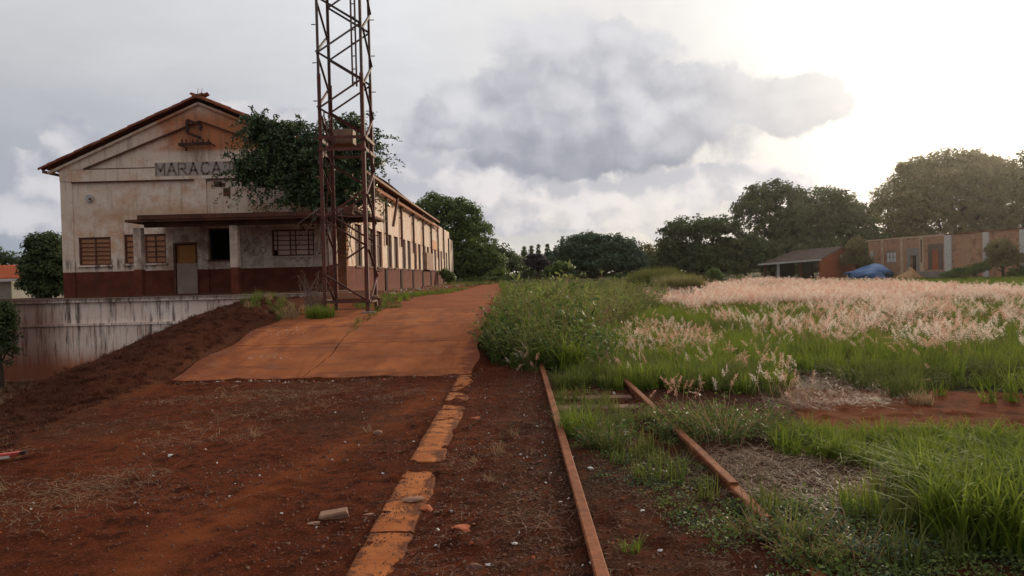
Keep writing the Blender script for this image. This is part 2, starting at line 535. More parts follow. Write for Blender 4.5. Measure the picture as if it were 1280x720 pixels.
def _brick(n, b):
    p = n.obj()
    x, y, z = n.sep(p)
    t = n.node('ShaderNodeTexBrick')
    n.put(t.inputs['Vector'], n.vec(x, z, 0.0))
    t.inputs['Scale'].default_value = 1.0
    t.inputs['Brick Width'].default_value = 0.30
    t.inputs['Row Height'].default_value = 0.14
    t.inputs['Mortar Size'].default_value = 0.015
    t.inputs['Color1'].default_value = (0.50, 0.19, 0.095, 1)
    t.inputs['Color2'].default_value = (0.34, 0.15, 0.085, 1)
    t.inputs['Mortar'].default_value = (0.44, 0.32, 0.23, 1)
    a = n.noise(p, 0.5, 6, 0.65)
    f = n.noise(p, 5, 5, 0.65)
    c = n.mix(n.ss(0.4, 0.7, a) * 0.7, Sx(n, t.outputs[0]), (0.44, 0.27, 0.16))
    c = n.mix(n.ss(0.50, 0.64, n.noise(p, 1.1, 7, 0.7)) * 0.75, c, (0.17, 0.095, 0.06))
    c = n.mix(n.ss(0.56, 0.66, n.noise(p, 1.9, 7, 0.75)) * 0.7, c, (0.50, 0.42, 0.34))
    c = n.mix(n.ss(0.55, 0.7, f) * 0.5, c, (0.13, 0.08, 0.055))
    return c, n.bump(Sx(n, t.outputs['Fac']), -0.5, 0.02)


M['brick'] = material('old_brick', _brick, 0.9, 0.15)

M['leaf_dark'] = leafmat('leaf_dark', (0.038, 0.056, 0.017), (0.125, 0.155, 0.042), 0.38)
M['leaf_ficus'] = leafmat('leaf_ficus', (0.030, 0.058, 0.020), (0.115, 0.165, 0.050), 0.22, 0.4, 0.4)
M['leaf_mid'] = leafmat('leaf_mid', (0.050, 0.088, 0.020), (0.145, 0.195, 0.042), 0.4)
M['leaf_olive'] = leafmat('leaf_olive', (0.100, 0.095, 0.032), (0.24, 0.205, 0.070), 0.45)
M['leaf_purple'] = leafmat('leaf_purple', (0.030, 0.022, 0.026), (0.065, 0.040, 0.045), 0.25)
M['leaf_weed'] = leafmat('leaf_weed', (0.080, 0.110, 0.028), (0.24, 0.26, 0.080), 0.45, 0.8, 0.1)
M['leaf_blue'] = leafmat('leaf_blue', (0.045, 0.085, 0.048), (0.10, 0.15, 0.075), 0.35)
M['grass'] = leafmat('grass', (0.075, 0.125, 0.013), (0.225, 0.275, 0.034), 0.5, 0.7, 0.15, tip=(0.23, 0.24, 0.055))
M['grass_dark'] = leafmat('grass_dark', (0.055, 0.082, 0.015), (0.155, 0.170, 0.038), 0.45, 0.7, 0.15, tip=(0.20, 0.18, 0.065))
M['grass_dry'] = leafmat('grass_dry', (0.24, 0.14, 0.075), (0.40, 0.28, 0.16), 0.4, 0.7, 0.15, tip=(0.45, 0.32, 0.19))
M['straw'] = leafmat('straw', (0.105, 0.050, 0.027), (0.30, 0.175, 0.095), 0.25)
M['berm_grass'] = leafmat('berm_grass', (0.045, 0.015, 0.010), (0.105, 0.034, 0.018), 0.2, 0.8, 0.1)
M['plume'] = leafmat('plume', (0.74, 0.46, 0.34), (0.93, 0.82, 0.72), 0.5)
M['plume_red'] = leafmat('plume_red', (0.66, 0.33, 0.23), (0.84, 0.55, 0.43), 0.5)


# ------------------------------------------------------------------ object helpers
def tag(o, label=None, cat=None, group=None, kind=None):
    for k, x in (('label', label), ('category', cat), ('group', group), ('kind', kind)):
        if x:
            o[k] = x
    return o


def link(name, mesh, parent=None, loc=(0, 0, 0), rot=(0, 0, 0)):
    o = bpy.data.objects.new(name, mesh)
    o.location = loc
    o.rotation_euler = rot
    col.objects.link(o)
    if parent:
        o.parent = parent
    return o


def empty(name, loc=(0, 0, 0), rz=0):
    return link(name, None, None, loc, (0, 0, rz))


def fastmesh(name, V, F, mat, attrs=None, smooth=False):
    """V (n,3); F (m,k) all faces alike"""
    me = bpy.data.meshes.new(name)
    V = np.asarray(V, dtype=np.float32)
    F = np.asarray(F, dtype=np.int32)
    m, k = F.shape
    me.vertices.add(len(V))
    me.vertices.foreach_set('co', V.ravel())
    me.loops.add(m * k)
    me.loops.foreach_set('vertex_index', F.ravel())
    me.polygons.add(m)
    me.polygons.foreach_set('loop_start', np.arange(0, m * k, k, dtype=np.int32))
    me.polygons.foreach_set('loop_total', np.full(m, k, dtype=np.int32))
    if smooth:
        me.polygons.foreach_set('use_smooth', np.ones(m, dtype=bool))
    me.update(calc_edges=True)
    for an, av in (attrs or {}).items():
        at_ = me.attributes.new(an, 'FLOAT', 'POINT')
        at_.data.foreach_set('value', np.asarray(av, dtype=np.float32))
    me.materials.append(mat)
    return me


class MB:
    """collects boxes, bars, tubes into one mesh"""

    def __init__(s):
        s.v, s.f = [], []

    def add(s, vs, fs):
        b = len(s.v)
        s.v += [tuple(p) for p in vs]
        s.f += [tuple(b + i for i in f) for f in fs]
        return s

    def box(s, x0, x1, y0, y1, z0, z1):
        return s.add([(x0, y0, z0), (x1, y0, z0), (x1, y1, z0), (x0, y1, z0), (x0, y0, z1), (x1, y0, z1), (x1, y1, z1), (x0, y1, z1)],
                     [(0, 3, 2, 1), (4, 5, 6, 7), (0, 1, 5, 4), (1, 2, 6, 5), (2, 3, 7, 6), (3, 0, 4, 7)])

    def bar(s, a, b, wd, th=None, up=(0, 0, 1)):
        """rectangular bar from a to b"""
        a, b = Vector(a), Vector(b)
        th = th or wd
        d = (b - a).normalized()
        upv = Vector(up)
        if abs(d.dot(upv)) > 0.98:
            upv = Vector((0, 1, 0))
        sd = d.cross(upv).normalized() * wd / 2
        uv = sd.cross(d).normalized() * th / 2
        vs = []
        for p in (a, b):
            vs += [p - sd - uv, p + sd - uv, p + sd + uv, p - sd + uv]
        return s.add(vs, [(3, 2, 1, 0), (4, 5, 6, 7), (0, 1, 5, 4), (1, 2, 6, 5), (2, 3, 7, 6), (3, 0, 4, 7)])

    def angle(s, a, b, wd, th, d1, d2):
        """L section steel angle from a to b, legs along d1 and d2"""
        a, b, d1, d2 = Vector(a), Vector(b), Vector(d1), Vector(d2)
        prof = [(0, 0), (wd, 0), (wd, th), (th, th), (th, wd), (0, wd)]
        vs = [p + d1 * x + d2 * y for p in (a, b) for x, y in prof]
        return s.add(vs, [(0, 1, 2, 3, 4, 5)[::-1], (6, 7, 8, 9, 10, 11)] + [(i, (i + 1) % 6, 6 + (i + 1) % 6, 6 + i) for i in range(6)])

    def tube(s, pts, rad, n=8):
        pts = [Vector(p) for p in pts]
        rad = rad if hasattr(rad, '__len__') else [rad] * len(pts)
        vs, fs = [], []
        for i, p in enumerate(pts):
            d = (pts[min(i + 1, len(pts) - 1)] - pts[max(i - 1, 0)]).normalized()
            a = d.cross(Vector((0, 0, 1)) if abs(d.z) < 0.9 else Vector((0, 1, 0))).normalized()
            b = d.cross(a)
            for k in range(n):
                t = 2 * PI * k / n
                vs.append(p + (a * math.cos(t) + b * math.sin(t)) * rad[i])
            if i:
                o = (i - 1) * n
                fs += [(o + k, o + (k + 1) % n, o + n + (k + 1) % n, o + n + k) for k in range(n)]
        fs += [tuple(range(n))[::-1], tuple(range(len(vs) - n, len(vs)))]
        return s.add(vs, fs)

    def prism(s, pts, y0, y1):
        """polygon in x,z pushed from y0 to y1"""
        n = len(pts)
        vs = [(x, y0, z) for x, z in pts] + [(x, y1, z) for x, z in pts]
        return s.add(vs, [tuple(range(n)), tuple(range(2 * n - 1, n - 1, -1))] + [(i, n + i, n + (i + 1) % n, (i + 1) % n) for i in range(n)])

    def mesh(s, name, mat, bevel=0.0, smooth=False):
        me = bpy.data.meshes.new(name)
        me.from_pydata(s.v, [], s.f)
        bm = bmesh.new()
        bm.from_mesh(me)
        bmesh.ops.recalc_face_normals(bm, faces=bm.faces)
        if bevel:
            bmesh.ops.bevel(bm, geom=[e for e in bm.edges if e.calc_face_angle(0) > 0.5], offset=bevel, segments=1, affect='EDGES')
        bm.to_mesh(me)
        bm.free()
        if smooth:
            for p in me.polygons:
                p.use_smooth = True
        me.materials.append(mat)
        return me

    def build(s, name, mat, parent=None, loc=(0, 0, 0), rot=(0, 0, 0), bevel=0.0, smooth=False):
        return link(name, s.mesh(name, mat, bevel, smooth), parent, loc, rot)


def shift(parent, o):
    """parent keeping coordinates given in world space (parents here are only moved, never turned)"""
    o.parent = parent
    o.location = Vector(o.location) - Vector(parent.location)
    return o


# ------------------------------------------------------------------ numpy noise and terrain
_perm = rng.permutation(4096)
_val = rng.random(4096)


def vnoise(x, y, sc_=1.0, seed=0):
    x = np.asarray(x, float) * sc_ + seed * 17.3
    y = np.asarray(y, float) * sc_ + seed * 9.1
    xi, yi = np.floor(x).astype(int), np.floor(y).astype(int)
    fx, fy = x - xi, y - yi
    fx, fy = fx * fx * (3 - 2 * fx), fy * fy * (3 - 2 * fy)
    h = lambda a, b: _val[(_perm[a & 4095] + b * 131) & 4095]
    return ((h(xi, yi) * (1 - fx) + h(xi + 1, yi) * fx) * (1 - fy) + (h(xi, yi + 1) * (1 - fx) + h(xi + 1, yi + 1) * fx) * fy)


def fbm(x, y, sc_=1.0, oc=4, seed=0):
    t, a, s = 0, 1, 0
    for i in range(oc):
        t = t + a * vnoise(x, y, sc_ * 2 ** i, seed + i)
        s += a
        a *= 0.5
    return t / s


def sst(a, b, x):
    t = np.clip((np.asarray(x, float) - a) / (b - a), 0, 1)
    return t * t * (3 - 2 * t)


YR = 25.4                                       # retaining wall front face
YF = 30.7                                       # station front face
XR, XL = -7.2, -19.35                           # station side faces


def ramp(y):
    return np.interp(y, [10.45, 12, 14, 16.5, 25, 34, 90, 130], [0.0, 0.22, 0.50, 0.72, 0.80, 0.66, 0.62, 0.0])


def terr(x, y):
    """smooth height of the ground"""
    x, y = np.broadcast_arrays(np.asarray(x, float), np.asarray(y, float))
    z = ramp(y) * sst(-0.42, -0.72, x)
    z = z - 0.03 * sst(10.3, 10.5, y) * sst(-0.5, -0.7, x) * sst(-5.3, -5.0, x) * sst(16, 15.5, y)
    # raised terrace round the porch
    t = sst(-4.9, -5.9, x) * sst(15.8, 18.0, y) * sst(31.2, 30.2, y)
    z = z * (1 - t) + 0.97 * t
    # low bank along the ramp
    z = z + 0.30 * sst(-5.05, -5.75, x) * sst(8.3, 10.3, y) * sst(19, 15.5, y)
    # lower yard on the left
    low = -1.9
    drop = np.clip((-6.3 - x) * 0.8, 0, 10)
    zl = np.maximum(z - drop, low)
    k = sst(YR + 0.35, YR + 0.1, y)
    z = zl * k + z * (1 - k)
    # terrace on the left under the station, then falling away
    k2 = sst(-21.0, -21.4, x) * (1 - k)
    z = z * (1 - k2) + low * k2
    k3 = sst(84, 95, y) * sst(-9, -14, x)
    z = z * (1 - k3) + low * 0.5 * k3
    return z


def rough(x, y):
    near = sst(60, 20, np.abs(y))
    r = (fbm(x, y, 0.7, 3, 3) - 0.5) * 0.07 + (fbm(x, y, 5, 4, 5) - 0.5) * 0.035
    r = r + np.clip(fbm(x, y, 9, 2, 11) - 0.62, 0, 1) * 0.12 + (vnoise(x, y, 16, 13) - .5) * 0.014
    calm = sst(-6.4, -6.0, x) * sst(-0.3, -0.6, x) * sst(10.2, 10.6, y) * sst(40, 30, y)      # under the slabs
    bank_ = sst(-5.0, -5.3, x) * sst(-7.4, -6.8, x) * sst(8, 10, y) * sst(26, 22, y)
    return r * near * (1 - calm * 0.93) * (1 - bank_ * 0.8)


def grid_axis(parts):
    out = []
    for a, b, s in parts:
        out += list(np.arange(a, b, s))
    return np.array(out)


gx = grid_axis([(-900, -200, 100), (-200, -40, 16), (-40, -14, 1.3), (-14, -7, 0.2), (-7, -4.6, 0.07), (-4.6, -1.1, 0.10), (-1.1, 3.4, 0.045), (3.4, 6, 0.09), (6, 14, 0.35), (14, 50, 3), (50, 200, 15), (200, 901, 100)])
gy = grid_axis([(-60, -6, 6), (-6, 2.4, 0.7), (2.4, 7, 0.045), (7, 12, 0.07), (12, 20, 0.16), (20, 25.2, 0.4), (25.2, 26, 0.1), (26, 46, 0.8), (46, 140, 4), (140, 400, 30), (400, 1501, 200)])
GX, GY = np.meshgrid(gx, gy)
FXm, FYm = GX.ravel(), GY.ravel()
GZ = terr(FXm, FYm) + rough(FXm, FYm)


def inpoly(x, y, poly):
    x, y = np.asarray(x), np.asarray(y)
    r = np.zeros(x.shape, bool)
    n = len(poly)
    for i in range(n):
        x1, y1 = poly[i]
        x2, y2 = poly[(i + 1) % n]
        if y1 == y2:
            continue
        c = ((y1 > y) != (y2 > y)) & (x < (x2 - x1) * (y - y1) / (y2 - y1) + x1)
        r ^= c
    return r


# vegetation zones on the flat ground right of the platform
Z_GREEN = [(0.5, 10.2), (1.9, 9.0), (3.6, 8.9), (3.9, 9.8), (4.6, 8.4), (6.2, 7.8), (16, 7.4), (60, 60), (60, 98), (0.0, 98), (-0.2, 14)]
Z_NEAR = [(2.2, 6.1), (2.75, 6.4), (4.4, 6.1), (9, 6.1), (9, 2.2), (2.6, 2.0), (2.3, 3.4), (3.4, 4.3), (2.9, 5.3), (2.2, 5.9)]
Z_STRAW = [(1.55, 6.6), (2.5, 6.3), (3.4, 5.0), (2.5, 4.0), (1.5, 4.2)]

veg = np.where(inpoly(FXm, FYm, Z_GREEN) | inpoly(FXm, FYm, Z_NEAR), 1.0, 0.0)
veg = np.maximum(veg, ((FXm > 16) | (FYm > 98) | ((FYm > 62) & (FXm > -30))).astype(float))
veg = np.maximum(veg, ((FXm < -24)).astype(float))
lit = np.clip(sst(0.45, 0.6, fbm(FXm, FYm, 0.8, 3, 21)) * 0.5 + inpoly(FXm, FYm, Z_STRAW) * 0.9 +
              sst(-0.4, 0.0, FXm) * sst(16, 11, FYm) * 0.55, 0, 1)
lit = np.maximum(lit, sst(-5.05, -5.25, FXm) * 0.9)
track = inpoly(FXm, FYm, [(2.6, 6.3), (3.1, 8.6), (4.6, 8.3), (6.2, 7.7), (14, 7.3), (14, 6.0), (4.4, 6.0)])
lit = np.where(track, lit * .25, lit)
veg = np.where(track, 0, veg)
# the smoother wheel worn band through the foreground
tc = -1.92 + (FYm - 3.6) * 0.16 + (fbm(FXm * 0, FYm, .8, 2, 14) - .5) * .2
band = np.exp(-((FXm - tc) / 0.17) ** 2) * sst(11, 8, FYm) * 0.95 + np.exp(-((FXm + 3.3) / 0.4) ** 2) * 0.15
dust = band + 0.5 * np.exp(-((FXm + 3.9) / 0.55) ** 2 - ((FYm - 6.9) / 0.45) ** 2)
dust = dust + 0.85 * inpoly(FXm, FYm, [(-7.2, 17), (-3, 17), (-3, 62), (-7.2, 62)]) * sst(0.4, 0.6, fbm(FXm, FYm, 0.9, 3, 31))
dust = dust + 1.0 * inpoly(FXm, FYm, [(2.6, 6.3), (3.1, 8.6), (4.6, 8.3), (6.2, 7.7), (14, 7.3), (14, 6.0), (4.4, 6.0)])
dust = np.clip(dust + 0.5 * sst(-5.6, -5.3, FXm) * sst(-4.8, -5.2, FXm) * sst(8, 9, FYm) * sst(14, 11, FYm), 0, 1)
nx, ny = len(gx), len(gy)
ii = np.arange(nx * ny).reshape(ny, nx)
Fg = np.stack([ii[:-1, :-1], ii[:-1, 1:], ii[1:, 1:], ii[1:, :-1]], -1).reshape(-1, 4)
tag(link('ground', fastmesh('ground', np.stack([FXm, FYm, GZ], 1), Fg, M['soil'],
                            {'bank': sst(-5.1, -5.35, FXm + .25 * (fbm(FXm, FYm, 1.5, 3, 19) - .5)) * sst(7.4, 9.0, FYm) * sst(24, 18, FYm), 'green': veg, 'litter': lit, 'dust': dust}, True)), kind='structure')


def gz(x, y):
    return float(terr(x, y) + rough(x, y))


# ------------------------------------------------------------------ the ramp of cast slabs, the path and the kerb strip
def sheet(name, xs_fn, ys, nxs, lift, mat, thick, parent=None, jit=0.0, front=None):
    """slab following the terrain: rows at ys, edges from xs_fn(y); front(x) moves the first row"""
    V, F = [], []
    for j, y in enumerate(ys):
        x0, x1 = xs_fn(y)
        for i in range(nxs + 1):
            x = x0 + (x1 - x0) * i / nxs
            yv = y + (front(x) if (front and j == 0) else 0)
            V.append((x, yv, float(ramp(max(yv, 10.45))) + lift))
    n = nxs + 1
    m = len(ys)
    top = len(V)
    V += [(x, y, z - thick) for x, y, z in V]
    for j in range(m - 1):
        for i in range(nxs):
            a = j * n + i
            F.append((a, a + 1, a + n + 1, a + n))
            F.append((top + a + n, top + a + n + 1, top + a + 1, top + a))
    rim = [i for i in range(n)] + [j * n + n - 1 for j in range(1, m)] + [(m - 1) * n + i for i in range(n - 2, -1, -1)] + [j * n for j in range(m - 2, 0, -1)]
    for k in range(len(rim)):
        a, b = rim[k], rim[(k + 1) % len(rim)]
        F.append((b, a, top + a, top + b))
    me = bpy.data.meshes.new(name)
    me.from_pydata(V, [], F)
    me.materials.append(mat)
    return link(name, me, parent)


rampr = MB()
rampr.add([(-5.0, 10.7, -0.1), (-0.7, 10.7, -0.1), (-0.7, 16, -0.1), (-5.0, 16, -0.1), (-5.0, 10.7, 0.0), (-0.7, 10.7, 0.0), (-0.7, 16, 0.66), (-5.0, 16, 0.66)],
          [(0, 3, 2, 1), (4, 5, 6, 7), (0, 1, 5, 4), (1, 2, 6, 5), (2, 3, 7, 6), (3, 0, 4, 7)])
ramp_root = rampr.build('ramp', M['slab'])
tag(ramp_root, kind='structure')
random.seed(3)


def jag(a, off):
    def f(x):
        return float((vnoise(x, 3.3, 2.2, off) - 0.5) * 0.30 + (vnoise(x, 1.1, 7, off) - 0.5) * 0.14 + (vnoise(x, 5.1, 25, off) - 0.5) * 0.06) + a
    return f


seam = lambda y: -3.10 + 0.04 * math.sin(y * 2.3) + float(vnoise(y, 2.2, 3.1, 5) - .5) * .05 + float(vnoise(y, 2.2, 11, 6) - .5) * .025
ledge = lambda y: -5.12 + 0.06 * math.sin(y * 3.1) + 0.05 * (y - 10.5) * 0.6
redge = lambda y: -0.64 + 0.04 * math.sin(y * 4)
rows = [10.42, 12.55, 14.3, 16.4]
for r_ in range(3):
    y0, y1 = rows[r_] + (0.012 if r_ else 0), rows[r_ + 1] - 0.012
    ysl = [y0, y0 + .12] + list(np.linspace(y0 + .25, y1, 24))
    sheet('slab', lambda y: (ledge(y), seam(y) - 0.011), ysl, 60, 0.035, M['slab'], 0.10, ramp_root, front=jag(0.0, 2) if r_ == 0 else None)
    sheet('slab', lambda y: (seam(y) + 0.011, redge(y)), ysl, 70, 0.038, M['slab'], 0.10, ramp_root, front=jag(-0.08, 5) if r_ == 0 else None)

# dusty path along the platform beyond the ramp
pl = lambda y: float(np.interp(y, [16.4, 19, 24, 34, 60, 95], [-3.30, -3.25, -3.05, -3.0, -3.0, -3.1]) + (vnoise(y, 0.5, 1.3, 3) - 0.5) * 0.5)
pr = lambda y: float(np.interp(y, [16.4, 30, 60, 95], [-0.66, -0.75, -1.2, -1.9]) + (vnoise(y, 7.5, 1.6, 4) - 0.5) * 0.25)
pth = sheet('path', lambda y: (pl(y), pr(y)), list(np.linspace(16.42, 40, 90)) + list(np.linspace(41, 95, 50)), 14, 0.028, M['path'], 0.12)
tag(pth, kind='structure')

kerb = MB().box(-0.84, -0.62, 2.2, 10.3, -0.12, 0.0).build('kerb', M['kerb'])
tag(kerb, kind='structure')
kcuts = [2.3, 4.02, 5.40, 5.47, 7.3, 9.0, 10.35]
for i, (a, b) in enumerate([(2.3, 4.02), (4.04, 5.30), (5.52, 6.5), (6.515, 7.65), (7.8, 8.25), (8.27, 9.3), (9.32, 10.33)]):
    dzk = (0.0, 0.004, 0.012, 0.008, -0.012, 0.006, 0.012)[i]
    V, F = [], []
    m = 12
    for j in range(m + 1):
        y = a + (b - a) * j / m
        wl = -0.865 + (vnoise(y, 0.2, 6, 6) - 0.5) * 0.015
        wr = -0.60 + (vnoise(y, 4.2, 5, 7) - 0.5) * 0.05 - max(0, vnoise(y, 8.8, 2.2, 8) - 0.62) * 0.35
        e = (random.random() - .5) * 0.03 if j in (0, m) else 0
        for xx, zz in ((wl, -0.02), (wl, 0.006 + dzk), (wl + 0.012, 0.017 + dzk), ((wl + wr) / 2, 0.019 + dzk), (wr - 0.015, 0.014 + dzk), (wr, 0.004 + dzk), (wr, -0.02)):
            V.append((xx, y + e * (1 if xx < -0.7 else -1), zz))
    for j in range(m):
        for k in range(6):
            p = j * 7 + k
            F.append((p, p + 1, p + 8, p + 7))
    F += [tuple(range(6, -1, -1)), tuple(range(m * 7, m * 7 + 7))]
    me = bpy.data.meshes.new('kerb_stone')
    me.from_pydata(V, [], F)
    me.materials.append(M['kerb'])
    link('kerb_stone', me, kerb)


# ------------------------------------------------------------------ rails
def rail(x, y0, y1, label, tilt=0.0, z=0.0):
    prof = [(-0.055, -0.06), (0.055, -0.06), (0.055, -0.045), (0.010, -0.03), (0.010, 0.035), (0.032, 0.045), (0.033, 0.068), (0.026, 0.076),
            (-0.026, 0.076), (-0.033, 0.068), (-0.032, 0.045), (-0.010, 0.035), (-0.010, -0.03), (-0.055, -0.045)]
    n = len(prof)
    V, F = [], []
    ys = np.linspace(y0, y1, max(2, int((y1 - y0) / 0.25)))
    for y in ys:
        zz = z + (vnoise(y, x, 0.6, 9) - 0.5) * 0.015
        xo = tilt * (y - y0)
        V += [(x + a + xo, y, b + zz) for a, b in prof]
    for j in range(len(ys) - 1):
        F += [(j * n + k, j * n + (k + 1) % n, (j + 1) * n + (k + 1) % n, (j + 1) * n + k) for k in range(n)]
    F += [tuple(range(n))[::-1], tuple(range(len(V) - n, len(V)))]
    me = bpy.data.meshes.new('rail')
    me.from_pydata(V, [], F)
    me.materials.append(M['rail'])
    return tag(link('rail', me), label, 'rail', 'rails of the old track')


rail(0.362, 2.2, 13.5, 'long rusty rail next to the bare red dirt, left one of the track')
rail(1.372, 4.62, 12.5, 'rusty rail coming out of the weeds, its near end lifted at a joint', 0.0, 0.012)
rail(1.385, 2.2, 3.98, 'short rusty rail piece sinking into green herbs at the lower right', 0.0, -0.055)
rail(1.375, 4.02, 4.615, 'middle rail piece with a loose joint among the weeds', 0.0, -0.008)

# ------------------------------------------------------------------ station building
YB = 79.0
station = tag(empty('station_building', (-13.3, YF, 0.97)),
              'long abandoned railway station with stained cream walls, dark red base and gabled front', 'station')


def part(mb, name, mat, parent=station, **kw):
    o = mb.build(name, mat, None, **kw)
    if parent is not None:
        shift(parent, o)
    return o


def holes_wall(mb, u0, u1, z0, z1, holes, put):
    """rectangle u0..u1 x z0..z1 minus holes, as boxes through put(mb,u0,u1,z0,z1)"""
    us = sorted({u0, u1} | {h[0] for h in holes} | {h[1] for h in holes})
    for a, b in zip(us[:-1], us[1:]):
        hs = sorted([(h[2], h[3]) for h in holes if h[0] < (a + b) / 2 < h[1]])
        z = z0
        for ha, hb in hs:
            if ha > z:
                put(mb, a, b, z, ha)
            z = hb
        if z < z1:
            put(mb, a, b, z, z1)


def fp(px, py, Y=YF):
    p = at(px, py, Y)
    return p.x, p.z


def frect(x0, y0, x1, y1, Y=YF):
    a, b = at(x0, y1, Y), at(x1, y0, Y)
    return (a.x, b.x, a.z, b.z)


winA = frect(98, 296, 137, 332)
winB = frect(155, 292, 206, 330)
door = (frect(221, 305, 244, 370)[0], frect(221, 305, 244, 370)[1], 0.9, frect(221, 305, 244, 370)[3])
winC = frect(261, 285, 290, 325)
winD = frect(339.7, 286, 391.5, 320.5)
EAVE = 6.50
XP = (XL + XR) / 2
PEAK = 9.12                                     # top of the wall under the tiles
sl_ = (PEAK - EAVE) / (XR - XP)                 # slope of the gable

wm = MB()
holes_wall(wm, XL, XR, 0.5, 6.3, [winA, winB, door, winC, winD], lambda m, a, b, c, d: m.box(a, b, YF + 0.06, YF + 0.30, c, d))
wm.prism([(XL, 6.3), (XR, 6.3), (XR, EAVE), (XP, PEAK), (XL, EAVE)], YF + 0.06, YF + 0.30)
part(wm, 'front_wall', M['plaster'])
# raised frame of the front: corner piers, centre pier, frieze band, sloping cornice band
rb = MB()
rb.box(XL, XL + 0.50, YF, YF + 0.06, 0.5, 6.18)
part(rb, 'corner_pier', M['plaster'])
rb = MB()
rb.box(XR - 0.50, XR, YF, YF + 0.06, 3.95, 6.18)
part(rb, 'corner_pier', M['plaster'])
rb = MB()
rb.box(XR - 0.50, XR, YF, YF + 0.06, 0.5, 3.95)
rb.box(XR - 0.002, XR + 0.004, YF + 0.002, YF + 0.35, 2.05, 3.95)
part(rb, 'bare_corner', M['bare'])
ztop = fp(150, 226)[1]
rb = MB()
x0, x1 = fp(242, 222)[0], fp(257, 220)[0]
rb.box(x0, x1, YF + 0.005, YF + 0.06, 0.5, ztop)
part(rb, 'centre_pier', M['plaster'])
rb = MB()
rb.box(XL + 0.50, XR - 0.50, YF - 0.01, YF + 0.06, ztop, fp(195, 210)[1])
part(rb, 'frieze', M['plaster'])
zf = fp(195, 210)[1]
bandw = 0.62
for s in (-1, 1):
    xe = XP + s * (XR - XP)
    rb = MB()
    pts = [(xe, zf if False else ztop + 0.02), (xe, EAVE), (XP, PEAK), (XP, PEAK - bandw - 0.18), (xe - s * 1.05, zf), (xe - s * 0.502, zf), (xe - s * 0.502, ztop + 0.02)]
    if s == -1:
        pts = pts[::-1]
    rb.prism(pts, YF - 0.03, YF + 0.06)
    part(rb, 'raking_band', M['plaster'])
    rb = MB()
    a = Vector((xe + s * 0.42, YF - 0.06, EAVE - 0.42 * sl_ - 0.06))
    b = Vector((XP, YF - 0.06, PEAK - 0.06))
    rb.bar(a, b, 0.18, 0.10)
    part(rb, 'raking_cornice', M['plaster'])
    rb = MB()
    rb.bar(Vector((xe - s * 1.05, YF - 0.035, zf + 0.02)), Vector((XP, YF - 0.035, PEAK - bandw - 0.17)), 0.07, 0.05)
    part(rb, 'raking_moulding', M['wood'])
part(MB().box(XL + 1.2, fp(193.5, 209)[0], YF - 0.02, YF + 0.02, zf, zf + 0.035), 'ledge', M['wood'])
part(MB().box(XL + 0.5, fp(242, 222)[0], YF - 0.05, YF + 0.03, ztop - 0.045, ztop), 'ledge', M['wood'])
part(MB().box(fp(257, 219)[0], XR - 0.5, YF - 0.05, YF + 0.03, ztop - 0.045, ztop), 'ledge', M['wood'])

# painted name
lb = MB()
xb0, zb0 = fp(194, 222)
xb1, zb1 = fp(302, 201)
ztb = fp(195, 203.5)[1]
lb.box(xb0, xb1, YF - 0.014, YF + 0.059, zb0 + 0.05, ztb)
part(lb, 'lettering_band', M['lettering_ground'])
STROKES = {
    'M': [[(0, 0), (0, 1), (.5, .35), (1, 1), (1, 0)]],
    'A': [[(0, 0), (.5, 1), (1, 0)], [(.22, .36), (.78, .36)]],
    'R': [[(0, 0), (0, 1), (.85, .95), (.85, .55), (0, .5)], [(.4, .5), (1, 0)]],
    'C': [[(1, .85), (.7, 1), (.2, .95), (0, .6), (0, .35), (.25, .02), (.7, 0), (1, .18)]],
    'J': [[(.1, .95), (.95, .95), (.95, .25), (.7, 0), (.3, 0), (.05, .2)]],
    'U': [[(0, 1), (0, .25), (.25, 0), (.75, 0), (1, .25), (1, 1)]]}
lx = [(195.5, 206), (209.5, 220), (223.5, 233.5), (237, 247), (252, 262), (265.5, 276), (279, 288), (291.5, 300)]
for ch, (pa, pb) in zip('MARACAJU', lx):
    lm = MB()
    ax, bx = fp(pa, 212)[0], fp(pb, 212)[0]
    zb = zb0 + 0.10
    hh = ztb - 0.05 - zb
    for st in STROKES[ch]:
        for (u0, v0), (u1, v1) in zip(st[:-1], st[1:]):
            p = Vector((ax + (bx - ax) * u0, YF - 0.019, zb + hh * v0))
            q = Vector((ax + (bx - ax) * u1, YF - 0.019, zb + hh * v1))
            e = (q - p).normalized() * 0.03
            lm.bar(p - e, q + e, 0.006, 0.085)
    part(lm, 'letter', M['ink'])

# iron bracket with insulators on the gable
bk = MB()
q = lambda px, py, Y=YF - 0.25: at(215 + px / 12, 135 + py / 12, Y)
bk.bar(q(235, 180), q(225, 370), 0.12)
bk.bar(q(225, 370), q(420, 448), 0.11)
bk.bar(q(420, 448), q(465, 480), 0.04)
bk.bar(q(235, 180), q(440, 262), 0.10)
bk.bar(q(440, 262), q(430, 335), 0.09)
bk.bar(q(225, 190), q(225, 190, YF + 0.06), 0.05)
bk.bar(q(225, 365), q(225, 365, YF + 0.06), 0.05)
iron = part(bk, 'iron_bracket', M['iron'])
bk = MB()
bk.bar(q(100, 548), q(580, 528), 0.11)
bk.bar(q(580, 528), q(650, 575), 0.06)
bk.bar(q(110, 550), q(225, 600), 0.07)
bk.bar(q(225, 600), q(205, 645), 0.07)
bk.bar(q(240, 545), q(240, 545, YF + 0.06), 0.05)
bk.bar(q(560, 530), q(560, 530, YF + 0.06), 0.05)
part(bk, 'insulator_bar', M['iron'])
